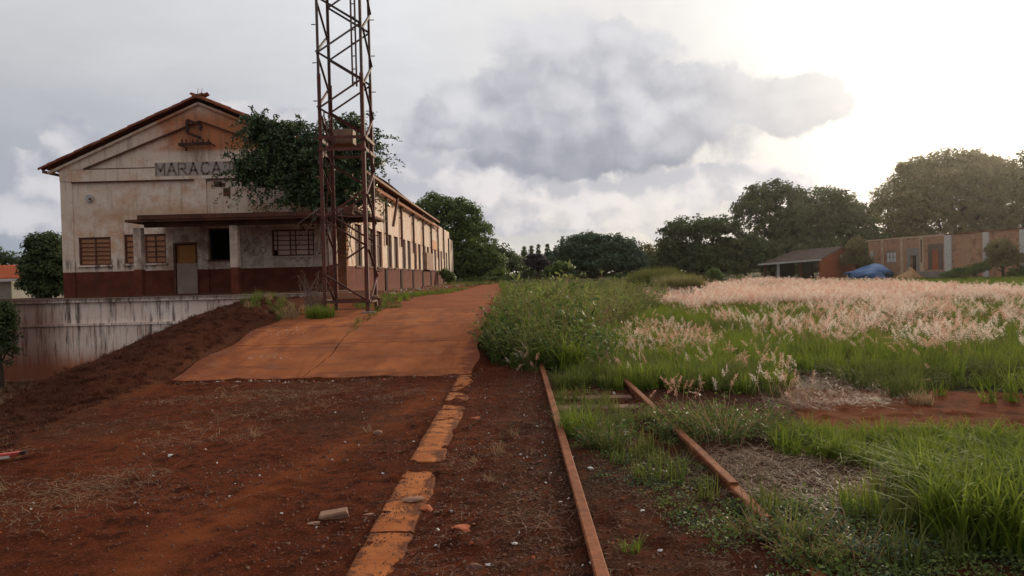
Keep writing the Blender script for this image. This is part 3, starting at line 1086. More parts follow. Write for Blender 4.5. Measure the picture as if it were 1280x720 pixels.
for px, py in ((150, 545), (213, 543), (310, 540), (372, 538), (465, 535), (545, 530)):
    ins = MB()
    a, b = q(px, py), q(px, py - (75 if px < 300 else 62))
    ins.tube([a, a.lerp(b, .4), a.lerp(b, .45), b], [0.018, 0.018, 0.04, 0.03], 6)
    part(ins, 'insulator', M['iron'])
# round lamp socket, patches
ring = MB()
c = at(112, 248, YF + 0.01)
ring.tube([c, c + Vector((0, -0.06, 0))], [0.17, 0.16], 14)
part(ring, 'round_plate', M['pale'])
ring = MB()
c = at(113, 249, YF - 0.05)
ring.tube([c, c + Vector((0, -0.08, 0))], [0.05, 0.05], 8)
part(ring, 'lamp_socket', M['rust'])
for px, py, wv, hv in ((272, 230, .16, .12), (278, 231, .12, .09), (283.5, 240, .15, .17), (250, 234, .07, .1)):
    c = at(px, py, YF + 0.05)
    part(MB().box(c.x - wv, c.x + wv, YF + 0.045, YF + 0.064, c.z - hv, c.z + hv), 'plaster_scar', M['wood'])


def window(rect, rows, cols, pane_mat, frame_mat, Y=YF + 0.14, colw=None, parent=station, bar=0.035, broken=()):
    x0, x1, z0, z1 = rect
    f = MB()
    f.box(x0, x0 + 0.06, Y - 0.03, Y + 0.03, z0, z1)
    f.box(x1 - 0.06, x1, Y - 0.03, Y + 0.03, z0, z1)
    f.box(x0 + 0.06, x1 - 0.06, Y - 0.03, Y + 0.03, z1 - 0.06, z1)
    f.box(x0 + 0.06, x1 - 0.06, Y - 0.03, Y + 0.03, z0, z0 + 0.06)
    xs = [x0 + 0.06]
    ws = colw or [1] * cols
    for w_ in ws:
        xs.append(xs[-1] + (x1 - x0 - 0.12) * w_ / sum(ws))
    zs = np.linspace(z0 + 0.06, z1 - 0.06, rows + 1)
    for x in xs[1:-1]:
        f.box(x - bar / 2, x + bar / 2, Y - 0.025, Y + 0.02, z0 + 0.06, z1 - 0.06)
    for z in zs[1:-1]:
        f.box(x0 + 0.06, x1 - 0.06, Y - 0.034, Y + 0.012, z - bar / 2, z + bar / 2)
    fo = part(f, 'window', frame_mat, parent)
    for i in range(cols):
        for j in range(rows):
            if (i, j) in broken:
                continue
            pm = MB().box(-0.5, 0.5, -0.003, 0.003, -0.5, 0.5)
            key = 'pane_' + pane_mat.name
            me = bpy.data.meshes.get(key) or pm.mesh(key, pane_mat)
            o = link('pane', me, fo, ((xs[i] + xs[i + 1]) / 2, Y + 0.03 + 0.006 * ((i * 7 + j * 3) % 3), (zs[j] + zs[j + 1]) / 2), (R(random.uniform(-2, 2)), 0, 0))
            o.scale = (xs[i + 1] - xs[i] - 0.01, 1, zs[j + 1] - zs[j] - 0.01)
            o.location -= Vector(fo.location) + Vector(parent.location)
    return fo


window(winA, 6, 2, M['pane_brown'], M['rust'])
window(winB, 5, 4, M['pane_brown'], M['rust'], colw=[1.1, .9, 1, 1])
window(winD, 5, 5, M['pane_pale'], M['rust'], colw=[.5, 1.7, .7, 1.7, .6], broken=((0, 0),))
# dark opening: frame and a board half fallen in
f = MB()
x0, x1, z0, z1 = winC
f.box(x0, x0 + .06, YF + .1, YF + .16, z0, z1).box(x1 - .06, x1, YF + .1, YF + .16, z0, z1).box(x0 + .06, x1 - .06, YF + .1, YF + .16, z1 - .06, z1)
f.box(x0 - 0.05, x1 + 0.05, YF - 0.02, YF + 0.06, z0 - 0.07, z0)
part(f, 'window', M['wood'])
# boarded door
x0, x1, z0, z1 = door
dr = MB()
zm = fp(230, 330)[1]
dr.box(x0 + .02, x1 - .02, YF + .10, YF + .13, zm - 0.1, z1 - .03)
dpart = part(dr, 'door', M['board'])
dpart['label'] = 'ochre board nailed over the upper doorway'
gp = MB()
a = frect(223, 331, 247, 369)
gp.box(a[0], a[1], YF - 0.06, YF - 0.02, 0.97, zm + 0.02)
part(gp, 'door_panel', M['grey_panel'])
fr = MB()
fr.box(x0 - .09, x0, YF - .015, YF + .1, 0.97, z1 + .08).box(x1, x1 + .07, YF - .015, YF + .1, zm + 0.03, z1 + .08).box(x0, x1, YF - .015, YF + .1, z1, z1 + .08)
part(fr, 'door_frame', M['wood'])
# window surrounds (sills)
for rct in (winA, winB, winD):
    part(MB().box(rct[0] - 0.06, rct[1] + 0.06, YF - 0.04, YF + 0.06, rct[2] - 0.07, rct[2]), 'window_sill', M['plaster'])
# writing sprayed under the porch
gf = MB()
for pts in ([(304, 305), (309, 299), (313, 304), (308, 309), (304, 313), (312, 312)], [(315, 300), (322, 297), (326, 301), (320, 305), (315, 300)],
            [(303, 318), (308, 311), (313, 318), (318, 311), (316, 320), (323, 318), (327, 309), (331, 309), (333, 314), (328, 318), (326, 313)],
            [(399, 318), (403, 309), (408, 318)], [(362, 326), (368, 322), (372, 327), (378, 322), (383, 327), (388, 322)]):
    P3 = [at(px, py, YF + 0.053) for px, py in pts]
    for p_, q_ in zip(P3[:-1], P3[1:]):
        gf.bar(p_, q_, 0.006, 0.035)
part(gf, 'sprayed_scrawl', M['graffiti'])['kind'] = 'stuff'

# side wall towards the tracks: bays 5.3 m long with two openings each
posts = [34.6 + 5.3 * i for i in range(8)]
opens = []
for p0 in [29.9 + 1.9] + posts:
    if p0 < 33:
        opens += [(32.4, 33.9, 2.05, 3.97)]
        continue
    opens += [(p0 + 0.65, p0 + 2.2, 2.05, 3.95), (p0 + 2.95, p0 + 4.45, 2.05, 3.95)]
opens = [o for o in opens if o[1] < YB - 1]
sw = MB()
holes_wall(sw, YF + 0.30, YB, 0.3, 6.3, opens, lambda m, a, b, c, d: m.box(XR - 0.24, XR, a, b, c, d))
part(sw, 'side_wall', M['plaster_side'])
for i, (a, b, c, d) in enumerate(opens):
    fi = MB().box(XR - 0.20, XR - 0.13, a, b, c, d)
    fi.box(XR - 0.13, XR - 0.09, a, a + .07, c, d).box(XR - 0.13, XR - 0.09, b - .07, b, c, d).box(XR - 0.13, XR - 0.09, a + .07, b - .07, c + 1.1, c + 1.16)
    part(fi, 'blocked_window', M['shutter'])
    part(MB().box(XR - 0.02, XR + 0.06, a - 0.08, b + 0.08, c - 0.09, c - 0.001), 'window_sill', M['wood'])
for i, p0 in enumerate(posts):
    pm = MB().tube([(XR + 0.12, p0, 6.25), (XR + 0.12, p0, 3.15 + 0.12 * (i % 3))], 0.08, 8)
    pm.box(XR, XR + 0.12, p0 - 0.09, p0 + 0.09, 5.2, 5.26).box(XR, XR + 0.12, p0 - 0.09, p0 + 0.09, 3.9, 3.96)
    part(pm, 'downpipe', M['rust'])
    # dark buttress strip in the red base below each pipe
    part(MB().box(XR, XR + 0.05, p0 - 0.30, p0 + 0.32, 0.45, 2.0), 'stained_strip', M['dark'])
lean = MB().bar(at(497, 248, 41.5), at(491.5, 283, 41.0), 0.13, 0.10)
lp = part(lean, 'broken_bracket', M['rust'])
lp['label'] = 'broken bracket hanging out from the side wall'
part(MB().box(XR + 0.17, XR + 0.33, YF - 0.1, 66.0, 5.88, 6.03), 'gutter', M['eave_wood'])
for k in range(9):
    y = 33 + k * 4.1
    part(MB().bar((XR, y, 5.6), (XR + 0.25, y, 5.87), 0.06), 'gutter_bracket', M['rust'])
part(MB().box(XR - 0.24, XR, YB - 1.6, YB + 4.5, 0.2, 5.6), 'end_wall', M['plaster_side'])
c = at(545.5, 305, 62)
sg = part(MB().box(XR + 0.02, XR + 0.05, 61.5, 66.0, 3.9, 4.7), 'sign_board', M['orange_sign'])
part(MB().box(XR, XR + 0.3, 56.2, 60.6, 2.05, 3.4), 'bricked_box', M['wood_pale'])
# left and back walls
part(MB().box(XL, XL + 0.24, YF + 0.30, YB, 0.3, 6.3), 'side_wall', M['plaster'])
part(MB().box(XL + 0.24, XR - 0.24, YB - 0.24, YB, 0.3, 6.3), 'back_wall', M['plaster'])
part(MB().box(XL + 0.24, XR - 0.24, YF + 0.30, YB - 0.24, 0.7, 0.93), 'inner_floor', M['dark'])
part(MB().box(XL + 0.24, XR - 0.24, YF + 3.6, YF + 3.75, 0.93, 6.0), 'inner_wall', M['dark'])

# roof: two tiled slopes as ribbed sheets, verge tiles one by one
OV = 0.55
for s in (-1, 1):
    V, F = [], []
    ys = np.arange(YF - 0.28, 64.5 if s > 0 else YB, 0.07)
    dist = np.linspace(0, (XR - XP) + OV, 8)
    n = len(dist)
    for j, y in enumerate(ys):
        w_ = abs(math.sin(y * PI / 0.23)) * 0.05
        sag = 0.10 * math.sin(y * 0.21) + 0.05 * math.sin(y * 0.53)
        for d in dist:
            V.append((XP + s * d, y, PEAK + 0.12 - d * sl_ + w_ - (0 if d > 0 else 0) + sag * sst(2, 6, y - YF) * 0.6))
    for j in range(len(ys) - 1):
        for i in range(n - 1):
            a = j * n + i
            F.append((a, a + 1, a + n + 1, a + n))
    me = fastmesh('roof', V, F, M['tile'], None, True)
    shift(station, link('roof', me))
    und = MB()
    for d0 in (5.2, 5.75, 6.35):
        und.bar((XP + s * d0, YF - 0.1, PEAK + 0.06 - d0 * sl_), (XP + s * d0, 64 if s > 0 else YB, PEAK + 0.06 - d0 * sl_), 0.06, 0.04)
    part(und, 'batten', M['eave_wood'])
    # fascia at the eave
    part(MB().box(XP + s * (XR - XP + OV - 0.02), XP + s * (XR - XP + OV + 0.03), YF - 0.26, 64 if s > 0 else YB, EAVE - OV * sl_ - 0.02, EAVE - OV * sl_ + 0.10), 'fascia', M['wood_pale'])


def tile_mesh(nm, ln, r0, r1, mat):
    V, F = [], []
    k = 7
    for t, r_ in ((0, r0), (1, r1)):
        for rr in (r_, r_ - 0.016):
            for i in range(k):
                a = PI * i / (k - 1)
                V.append((t * ln, math.cos(a) * rr, math.sin(a) * rr))
    for i in range(k - 1):
        F += [(i, i + 1, 2 * k + i + 1, 2 * k + i), (k + i + 1, k + i, 3 * k + i, 3 * k + i + 1), (i + 1, i, k + i, k + i + 1), (2 * k + i, 2 * k + i + 1, 3 * k + i + 1, 3 * k + i)]
    me = bpy.data.meshes.new(nm)
    me.from_pydata(V, [], F)
    me.materials.append(mat)
    return me


tmesh = tile_mesh('verge_tile', 0.52, 0.155, 0.12, M['tile'])
ang = math.atan(sl_)
for s in (-1, 1):
    for row in (0, 1):
        for k in range(18):
            d = 6.75 - k * 0.385 - row * 0.12
            o = link('verge_tile', tmesh, None, (XP + s * d, YF - 0.22 + row * 0.24, PEAK + 0.135 - d * sl_ + random.uniform(-.015, .02) + 0.02 * row),
                     (random.uniform(-.06, .06), ang + 0.055 if s < 0 else ang + 0.055, 0))
            o.rotation_euler = (random.uniform(-.08, .08), -(ang + 0.03 + random.uniform(-.02, .03)), 0 if s < 0 else PI)
            shift(station, o)
rmesh = tile_mesh('ridge_tile', 0.46, 0.15, 0.125, M['tile'])
for k in range(40):
    o = link('ridge_tile', rmesh, None, (XP + random.uniform(-.01, .01), YF - 0.32 + k * 0.40, PEAK + 0.14), (0, 0, PI / 2))
    shift(station, o)
for k in range(56):
    y = YF + 0.25 + k * 0.6
    rf = MB().bar((XR - 0.2, y, EAVE + 0.2 * sl_ + 0.0), (XR + OV, y, EAVE - OV * sl_ + 0.0), 0.07, 0.10)
    part(rf, 'rafter', M['eave_wood'])
for px in (247.5, 252.5):
    a = at(px, 122, YF - .1)
    part(MB().tube([a, a + Vector((0.0, 0, 0.32)), a + Vector((0.03, 0, 0.42))], [0.02, 0.012, 0.005], 5), 'ridge_spike', M['rust'])

# porch
YC = 27.7
cl, cr = at(156, 279, YC).x, at(463, 268, YC).x
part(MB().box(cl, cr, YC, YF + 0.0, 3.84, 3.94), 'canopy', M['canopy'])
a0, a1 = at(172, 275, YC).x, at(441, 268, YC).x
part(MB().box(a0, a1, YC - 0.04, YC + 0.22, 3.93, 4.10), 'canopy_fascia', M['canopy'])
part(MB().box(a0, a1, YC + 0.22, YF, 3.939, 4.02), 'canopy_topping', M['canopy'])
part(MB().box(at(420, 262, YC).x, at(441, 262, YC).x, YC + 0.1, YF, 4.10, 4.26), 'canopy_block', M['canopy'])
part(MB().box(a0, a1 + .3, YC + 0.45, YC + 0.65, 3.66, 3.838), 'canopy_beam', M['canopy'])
for px in (174.5, 294.4, 416.4):
    c = at(px, 330, YC + 0.55)
    cm = MB()
    cm.box(-0.15, 0.15, -0.15, 0.15, 0.0, 2.70)
    o = cm.build('porch_column', M['plaster'], None, (c.x, YC + 0.55, 0.96), bevel=0.012)
    shift(station, o)
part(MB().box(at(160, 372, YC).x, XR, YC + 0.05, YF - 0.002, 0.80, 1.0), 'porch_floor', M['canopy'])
# board lying across the canopy end and cable
part(MB().tube([at(395, 268, 27.6), at(440, 271, 27.5), at(463, 270.5, 27.5)], 0.03, 6), 'conduit', M['rust'])

# ------------------------------------------------------------------ retaining wall
rw = tag(empty('retaining_wall', (-13, YR, -1.9)), 'low stained concrete retaining wall with black streaks below the station terrace', 'wall')
xw0, xw1 = -21.2, -5.9
part(MB().box(xw0, xw1, YR + 0.05, YR + 0.45, -2.3, 0.85), 'wall_body', M['retain'], rw)
part(MB().box(xw0 - .05, xw1, YR - 0.06, YR + 0.5, 0.85, 0.99), 'coping', M['retain'], rw)
zl = at(150, 403, YR).z
part(MB().box(xw0, xw1, YR - 0.05, YR + 0.05, zl - 0.09, zl), 'string_course', M['retain'], rw)
part(MB().box(xw0, xw1, YR, YR + 0.05, -2.3, zl - 0.09), 'lower_facing', M['retain'], rw)

# ------------------------------------------------------------------ lattice tower
TZ = 0.66
TX0, TX1, TY0, TY1 = -4.285, -3.265, 15.95, 16.95
tower = tag(empty('lattice_tower', ((TX0 + TX1) / 2, (TY0 + TY1) / 2, TZ)), 'tall rusty steel lattice tower in front of the station corner', 'tower')
TOP = 12.6
for (x, y, sx, sy) in ((TX0, TY0, 1, 1), (TX1, TY0, -1, 1), (TX0, TY1, 1, -1), (TX1, TY1, -1, -1)):
    lg = MB()
    lg.angle((x, y, TZ - 0.1), (x, y, 6.0), 0.082, 0.014, (sx, 0, 0), (0, sy, 0))
    lg.angle((x + .004 * sx, y + .004 * sy, 5.9), (x + .004 * sx, y + .004 * sy, TOP), 0.060, 0.012, (sx, 0, 0), (0, sy, 0))
    part(lg, 'leg', M['tower'], tower)
    part(MB().box(x - 0.14, x + 0.14, y - 0.14, y + 0.14, TZ - 0.2, TZ + 0.06), 'foot_block', M['cement'], tower)
HB = 0.612
z = 0.96


def brace(a, b, wd=0.042):
    m = MB()
    m.bar(a, b, 0.010, wd)
    d = (Vector(b) - Vector(a)).normalized()
    nrm = Vector((0, 0, 1)).cross(d).normalized()
    m.bar(Vector(a) + nrm * .02 + Vector((0, 0, .024)), Vector(b) + nrm * .02 + Vector((0, 0, .018)), 0.03, 0.008)
    part(m, 'brace', M['tower'], tower)


k = 0
while z + HB < TOP:
    r_, l_ = (TX1 - .03, TX0 + .03) if k % 2 == 0 else (TX0 + .03, TX1 - .03)
    skip = k in (4, 5)
    if not skip:
        brace((r_, TY0 - .006, z), (l_, TY0 - .006, z + HB))
    if k not in (0, 1, 5):
        brace((r_, TY1 + .006, z + 0.12), (l_, TY1 + .006, z + HB + 0.12))
    f_, b_ = (TY0 + .03, TY1 - .03) if k % 2 == 0 else (TY1 - .03, TY0 + .03)
    if k not in (2,):
        brace((TX1 + .006, f_, z - .1), (TX1 + .006, b_, z + HB - .1))
    if k not in (1, 3):
        brace((TX0 - .006, b_, z), (TX0 - .006, f_, z + HB))
    z += HB
    k += 1
for zz in (at(430, 377, 16).z, at(430, 172, 16).z, at(430, 187, 16).z):
    for a, b in (((TX0, TY0 - .02, zz), (TX1, TY0 - .02, zz)), ((TX0, TY1 + .02, zz), (TX1, TY1 + .02, zz)), ((TX0 - .02, TY0, zz), (TX0 - .02, TY1, zz)), ((TX1 + .02, TY0, zz), (TX1 + .02, TY1, zz))):
        part(MB().bar(a, b, 0.012, 0.07), 'crossbar', M['tower'], tower)
cb = frect(417, 162, 442, 181, TY0 + 0.25)
cbo = part(MB().box(cb[0], cb[1], TY0 + 0.15, TY0 + 0.5, cb[2], cb[3]), 'cabinet', M['cabinet'], tower, bevel=0.01)
cbl = MB().box(cb[0] + .03, cb[1] - .03, TY0 + 0.138, TY0 + 0.149, cb[2] + .03, cb[3] - .03)
o = cbl.build('cabinet_door', M['cabinet'], cbo)
o.location = -(Vector(cbo.location) + Vector(tower.location))
for px in (441.0, 446.0):
    a, b = at(px, 108, TY1 - 0.2), at(px, -300, TY1 - 0.2)
    part(MB().tube([a, Vector((a.x - 0.0, a.y, TOP + .4))], 0.022, 8), 'conduit', M['tower'], tower)
a = at(441, 108, TY1 - 0.2)
b = at(446, 108, TY1 - 0.2)
zr = a.z + 0.1
while zr < TOP:
    part(MB().bar((a.x, a.y, zr), (b.x, b.y, zr), 0.02), 'rung', M['tower'], tower)
    zr += 0.30
# ring clamp and step bolts
c = at(408.5, 146, TY0 + .05)
rg = MB()
ringp = [c + Vector((math.cos(t) * 0.085, 0, math.sin(t) * 0.10)) for t in np.linspace(0, 2 * PI, 15)]
rg.tube(ringp, 0.013, 6)
part(rg, 'ring_clamp', M['pale'], tower)
zr = 1.2
i = 0
while zr < TOP:
    xx, sx = (TX1, 1) if i % 2 else (TX0, -1)
    part(MB().tube([(xx, TY1 if i % 2 else TY0, zr), (xx + sx * 0.09, TY1 if i % 2 else TY0, zr)], 0.012, 5), 'step_bolt', M['tower'], tower)
    zr += 0.42
    i += 1
# hanging cable loops
part(MB().tube([(TX0 + .1, TY0 + .1, 5.2), (TX0 + .16, TY0 + .14, 4.7), (TX0 + .1, TY0 + .1, 4.2), (TX0 + .19, TY0 + .1, 3.7), (TX0 + .1, TY0 + .13, 3.1), (TX0 + .12, TY0 + .1, 1.2)], 0.012, 5), 'cable', M['rust'], tower)
part(MB().tube([(TX0 + .2, TY0 + .1, 5.1), (TX0 + .32, TY0 + .14, 4.5), (TX0 + .15, TY0 + .1, 4.25), (TX0 + .3, TY0 + .1, 3.9)], 0.014, 5), 'cable', M['rust'], tower)
# broken valve elbow beside the tower foot
c = at(470, 378, 16.3)
el = MB().tube([c + Vector((-.10, 0, .10)), c + Vector((.02, 0, .12)), c + Vector((.10, 0, .05)), c + Vector((.08, 0, -.10)), c + Vector((0, 0, -.13))], [0.045, 0.06, 0.06, 0.05, 0.05], 8)
tag(el.build('pipe_elbow', M['stone']), 'broken pale pipe elbow at the foot of the lattice tower', 'pipe')

# ------------------------------------------------------------------ brick ruin on the right
P0 = np.array([47.4, 97.0])
P1 = np.array([51.5, 73.0])
dv = (P1 - P0) / np.linalg.norm(P1 - P0)
rz = math.atan2(dv[1], dv[0])
barn = tag(empty('brick_ruin', (P0[0], P0[1], 0), rz), 'long roofless brick warehouse ruin with pale pilasters across the field', 'building')


def bw(px, py):
    return on_wall(px, py, P0, dv)


def brect(x0, y0, x1, y1):
    a, b = bw(x0, y1), bw(x1, y0)
    return [min(a[0], b[0]), max(a[0], b[0]), min(a[1], b[1]), max(a[1], b[1])]


def bpart(mb, name, mat):
    return mb.build(name, mat, barn)


BL = 38.0
bh = [brect(1089, 313, 1097, 344), brect(1108, 314, 1120, 329), brect(1138.5, 319, 1145.5, 344), brect(1165, 311, 1173, 337)]
for h in (bh[0], bh[2]):
    h[2] = -0.2
TB = 4.85
wm = MB()
holes_wall(wm, 0, BL, -0.3, TB, [tuple(h) for h in bh], lambda m, a, b, c, d: m.box(a, b, 0.0, 0.3, c, d))
bpart(wm, 'wall', M['brick'])
bpart(MB().box(0, 0.3, 0.3, 9, -0.3, TB), 'wall', M['brick'])
bpart(MB().box(0, BL, 9, 9.3, -0.3, TB - .6), 'wall', M['brick'])
t1 = bw(1182, 293)[0]
bpart(MB().box(-0.25, t1, -0.12, 0.34, TB, TB + 0.16), 'coping', M['pale_trim'])
bpart(MB().box(t1 + 0.02, BL, -0.14, 0.34, TB + 0.02, TB + 0.14), 'coping', M['tile'])
for a, b, m_ in ((1102, 1105, 'pale_trim'), (1126, 1129, 'pale_trim'), (1150.5, 1155, 'pale_trim'), (1182, 1190.5, 'cement'), (1230, 1237, 'cement'), (1276, 1283, 'cement')):
    ta, tb = bw(a, 320)[0], bw(b, 320)[0]
    mm = M[m_] if m_ != 'cement' else M['pale']
    bpart(MB().box(ta, tb, -0.16 if m_ == 'cement' else -0.10, 0.0, -0.2, TB), 'pilaster', mm)
bpart(MB().box(bw(1152, 320)[0], bw(1153.4, 320)[0], -0.14, -0.10, 1.8, TB - .3), 'rusty_strip', M['rust'])
ta, tb = bw(1145, 340)[0], bw(1200, 340)[0]
bpart(MB().box(ta, tb, -0.9, -0.17, -0.3, 0.72), 'plinth', M['cement'])
h = bh[1]
wf = MB()
nb_ = 3
wf.box(h[0], h[1], 0.02, 0.06, h[2], h[2] + .12).box(h[0], h[1], 0.02, 0.06, h[3] - .12, h[3])
for k in range(nb_ + 1):
    u_ = h[0] + (h[1] - h[0]) * k / nb_
    wf.box(max(h[0], u_ - .04), min(h[1], u_ + .04), 0.005, 0.075, h[2] + .12, h[3] - .12)
wf.box(h[0], h[1], 0.01, 0.07, (h[2] + h[3]) / 2 - .04, (h[2] + h[3]) / 2 + .04)
wo_ = bpart(wf, 'window', M['cement'])
for k in range(3):
    for j in range(2):
        u_ = h[0] + (h[1] - h[0]) * k / 3
        zz0 = h[2] + .12 + j * (h[3] - h[2] - .24) / 2
        MB().box(u_ + .05, u_ + (h[1] - h[0]) / 3 - .05, 0.08, 0.10, zz0, zz0 + (h[3] - h[2] - .24) / 2 - .03).build('pane', M['white_pane'], wo_)
h = bh[3]
rd = bpart(MB().box(h[0], h[1], 0.06, 0.12, h[2], h[3]), 'door', M['clay'])
rd['label'] = 'orange red shut door'
h = bh[2]
bpart(MB().box(h[0] - .6, h[0], -0.05, 0.0, 0, h[3] + .9).box(h[1], h[1] + .5, -0.05, 0.0, 0, h[3] + .9).box(h[0], h[1], -0.05, 0.0, h[3], h[3] + .9), 'door_surround', M['cement'])
h = bh[3]
bpart(MB().box(h[0] - .6, h[0], -0.045, 0.0, h[2], h[3] + .6).box(h[1], h[1] + .7, -0.045, 0.0, h[2], h[3] + .6).box(h[0], h[1], -0.045, 0.0, h[3], h[3] + .6), 'door_surround', M['asbestos'])
h = bh[0]
bpart(MB().box(h[0], h[0] + .35, -0.03, 0.1, 0, h[3]), 'door_jamb', M['pale'])
bpart(MB().box(0.3, BL, 4.2, 4.3, 0, TB - 1.2), 'inner_wall', M['dark'])

# ------------------------------------------------------------------ shed
shed = tag(empty('open_shed', (38, 95, 0)), 'low brick shed with sagging grey roof and open lean-to at the tree line', 'shed')
A, B, C_, D_ = at(949.7, 331, 98), at(1025.6, 324.8, 91), at(1054, 309, 94.1), at(993, 314.6, 99.9)
rm = MB()
up = Vector((0, 0, 0.12))
rm.add([A, B, C_, D_, A + up, B + up, C_ + up, D_ + up], [(0, 3, 2, 1), (4, 5, 6, 7), (0, 1, 5, 4), (1, 2, 6, 5), (2, 3, 7, 6), (3, 0, 4, 7)])
E_ = Vector((47.1, 97.2, B.z))
F_ = E_ + (D_ - C_)
rm.add([C_, E_, F_, D_, C_ + up, E_ + up, F_ + up, D_ + up], [(0, 3, 2, 1), (4, 5, 6, 7), (0, 1, 5, 4), (1, 2, 6, 5), (2, 3, 7, 6), (3, 0, 4, 7)])
part(rm, 'roof', M['asbestos'], shed)
for k in range(22):
    t = (k + .5) / 22
    part(MB().bar(A.lerp(B, t) + Vector((0, -.05, .15)), D_.lerp(C_, t) + Vector((0, 0, .15)), 0.09, 0.06), 'roof_rib', M['asbestos'], shed)
part(MB().bar(A + Vector((-.2, -.15, .02)), B + Vector((0, -.15, .02)), 0.25, 0.22), 'eave_trim', M['pale'], shed)
gb = MB()
B2, C2, E2 = Vector((B.x + .1, B.y + .25, 0)), Vector((C_.x - .05, C_.y + .25, 0)), Vector((E_.x, E_.y, 0))
gb.add([Vector((B2.x, B2.y, -.2)), Vector((E2.x, E2.y, -.2)), Vector((E2.x, E2.y, E_.z - .05)), Vector((C2.x, C2.y, C_.z - .05)), Vector((B2.x, B2.y, B.z - .05)),
        Vector((B2.x - .1, B2.y + .25, -.2)), Vector((E2.x - .1, E2.y + .25, -.2)), Vector((E2.x - .1, E2.y + .25, E_.z)), Vector((C2.x - .1, C2.y + .25, C_.z - .05)), Vector((B2.x - .1, B2.y + .25, B.z - .05))],
       [(0, 1, 2, 3, 4), (9, 8, 7, 6, 5), (0, 5, 6, 1), (1, 6, 7, 2), (2, 7, 8, 3), (3, 8, 9, 4), (4, 9, 5, 0)])
part(gb, 'gable_wall', M['clay'], shed)
fw0, fw1 = at(1012, 340, 93.5), at(1025, 340, 92)
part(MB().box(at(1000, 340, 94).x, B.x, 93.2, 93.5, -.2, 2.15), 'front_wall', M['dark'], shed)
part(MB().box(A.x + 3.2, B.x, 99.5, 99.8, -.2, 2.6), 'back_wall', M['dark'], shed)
for px in (958, 975, 1003):
    t = (px - 950) / 76
    p = A.lerp(B, t)
    part(MB().box(p.x - .14, p.x + .14, p.y + .1, p.y + .38, -.2, p.z), 'post', M['pale'] if px == 975 else M['wood'], shed)
fl = at(1048, 321, 94)
part(MB().box(fl.x - .6, fl.x + .5, 94.0, 94.05, fl.z - .25, fl.z + .25), 'loose_sheet', M['pale'], shed)

# ------------------------------------------------------------------ tarp heap and sand heap


def heap(name, px, py0, Y, wpx, hpx, mat, sharp, label, cat, seed, deep=2.0):
    c = at(px, py0, Y)
    hw, hh = wpx / FPX * Y / 2, hpx / FPX * Y
    V, F = [], []
    n, m = 30, 10
    for j in range(m + 1):
        t = math.sin(j / m * PI / 2) if sharp > 1.5 else j / m
        for i in range(n):
            a = 2 * PI * i / n
            rr = (1 - t ** sharp) ** (1 / sharp) if j < m else 0
            nn = 1 + (0.42 if 'tarp' in name else 0.22) * (float(fbm(math.cos(a) * 1.5 + 5, t * 2 + math.sin(a) * 1.5, 1.3, 3, seed)) - .5) * 2
            sk = 0.9 + .25 * math.cos(a)
            V.append((math.cos(a) * hw * rr * nn, math.sin(a) * deep * rr * nn, hh * t * (sk if j < m else .9) * (0.9 + 0.2 * nn * .5) - .05))
    for j in range(m):
        for i in range(n):
            a, b = j * n + i, j * n + (i + 1) % n
            F.append((a, b, b + n, a + n))
    me = fastmesh(name, V, F, mat, None, name != 'tarpaulin_heap')
    return tag(link(name, me, None, (c.x, Y, 0)), label, cat)


heap('tarpaulin_heap', 1085, 345, 88, 48, 17, M['tarp'], 3.4, 'blue tarpaulin thrown over a heap beside the brick ruin', 'tarpaulin', 4, 2.4)
heap('sand_heap', 1136, 347, 85, 30, 13.5, M['sand'], 1.2, 'small pale sand heap before the dark door of the brick ruin', 'sand heap', 6, 1.6)

# ------------------------------------------------------------------ house far left
hs = tag(empty('tiled_house', (-42, 58, -1)), 'small house with orange tiled roof beyond the terrace at the far left', 'house')
hx0, hx1 = at(-60, 350, 60).x, at(14, 350, 60).x
part(MB().box(hx0, hx1, 60, 67, -2, at(5, 351, 60).z), 'wall', M['house_wall'], hs)
zt_, ze_ = at(10, 334, 63.5).z, at(10, 350, 59.3).z
rr = MB()
x1r = at(31, 340, 60).x
rr.add([(hx0, 59.2, ze_), (x1r, 59.2, ze_), (x1r - .4, 63.5, zt_), (hx0, 63.5, zt_), (x1r, 67.8, ze_), (hx0, 67.8, ze_),
        (hx0, 59.2, ze_ + .15), (x1r, 59.2, ze_ + .15), (x1r - .4, 63.5, zt_ + .15), (hx0, 63.5, zt_ + .15), (x1r, 67.8, ze_ + .15), (hx0, 67.8, ze_ + .15)],
       [(0, 1, 2, 3), (3, 2, 4, 5), (6, 9, 8, 7), (9, 11, 10, 8), (0, 6, 7, 1), (4, 10, 11, 5), (1, 7, 8, 2), (2, 8, 10, 4), (0, 3, 9, 6), (3, 5, 11, 9)])
part(rr, 'roof', M['tile_new'], hs)
for k in range(16):
    x = hx0 + (x1r - hx0) * (k + .5) / 16
    part(MB().bar((x, 59.25, ze_ + .18), (x - .1, 63.5, zt_ + .18), .16, .06), 'roof_rib', M['tile_new'], hs)
part(MB().box(hx0, x1r, 59.12, 59.19, ze_ - .12, ze_ + .10), 'fascia', M['pale'], hs)
gw = MB()
gw.add([(hx1 + .2, 57.6, -2), (hx1 + 0.2, 57.4, -2), (hx1 + .2, 57.4, ze_ - .5), (hx1 + .2, 57.6, ze_ - .5), (hx0, 57.6, -2), (hx0, 57.4, -2), (hx0, 57.4, ze_ - 1.2), (hx0, 57.6, ze_ - 1.2)],
       [(0, 1, 2, 3), (4, 7, 6, 5), (1, 5, 6, 2), (0, 3, 7, 4), (2, 6, 7, 3), (0, 4, 5, 1)])
part(gw, 'annex_wall', M['house_wall'], hs)

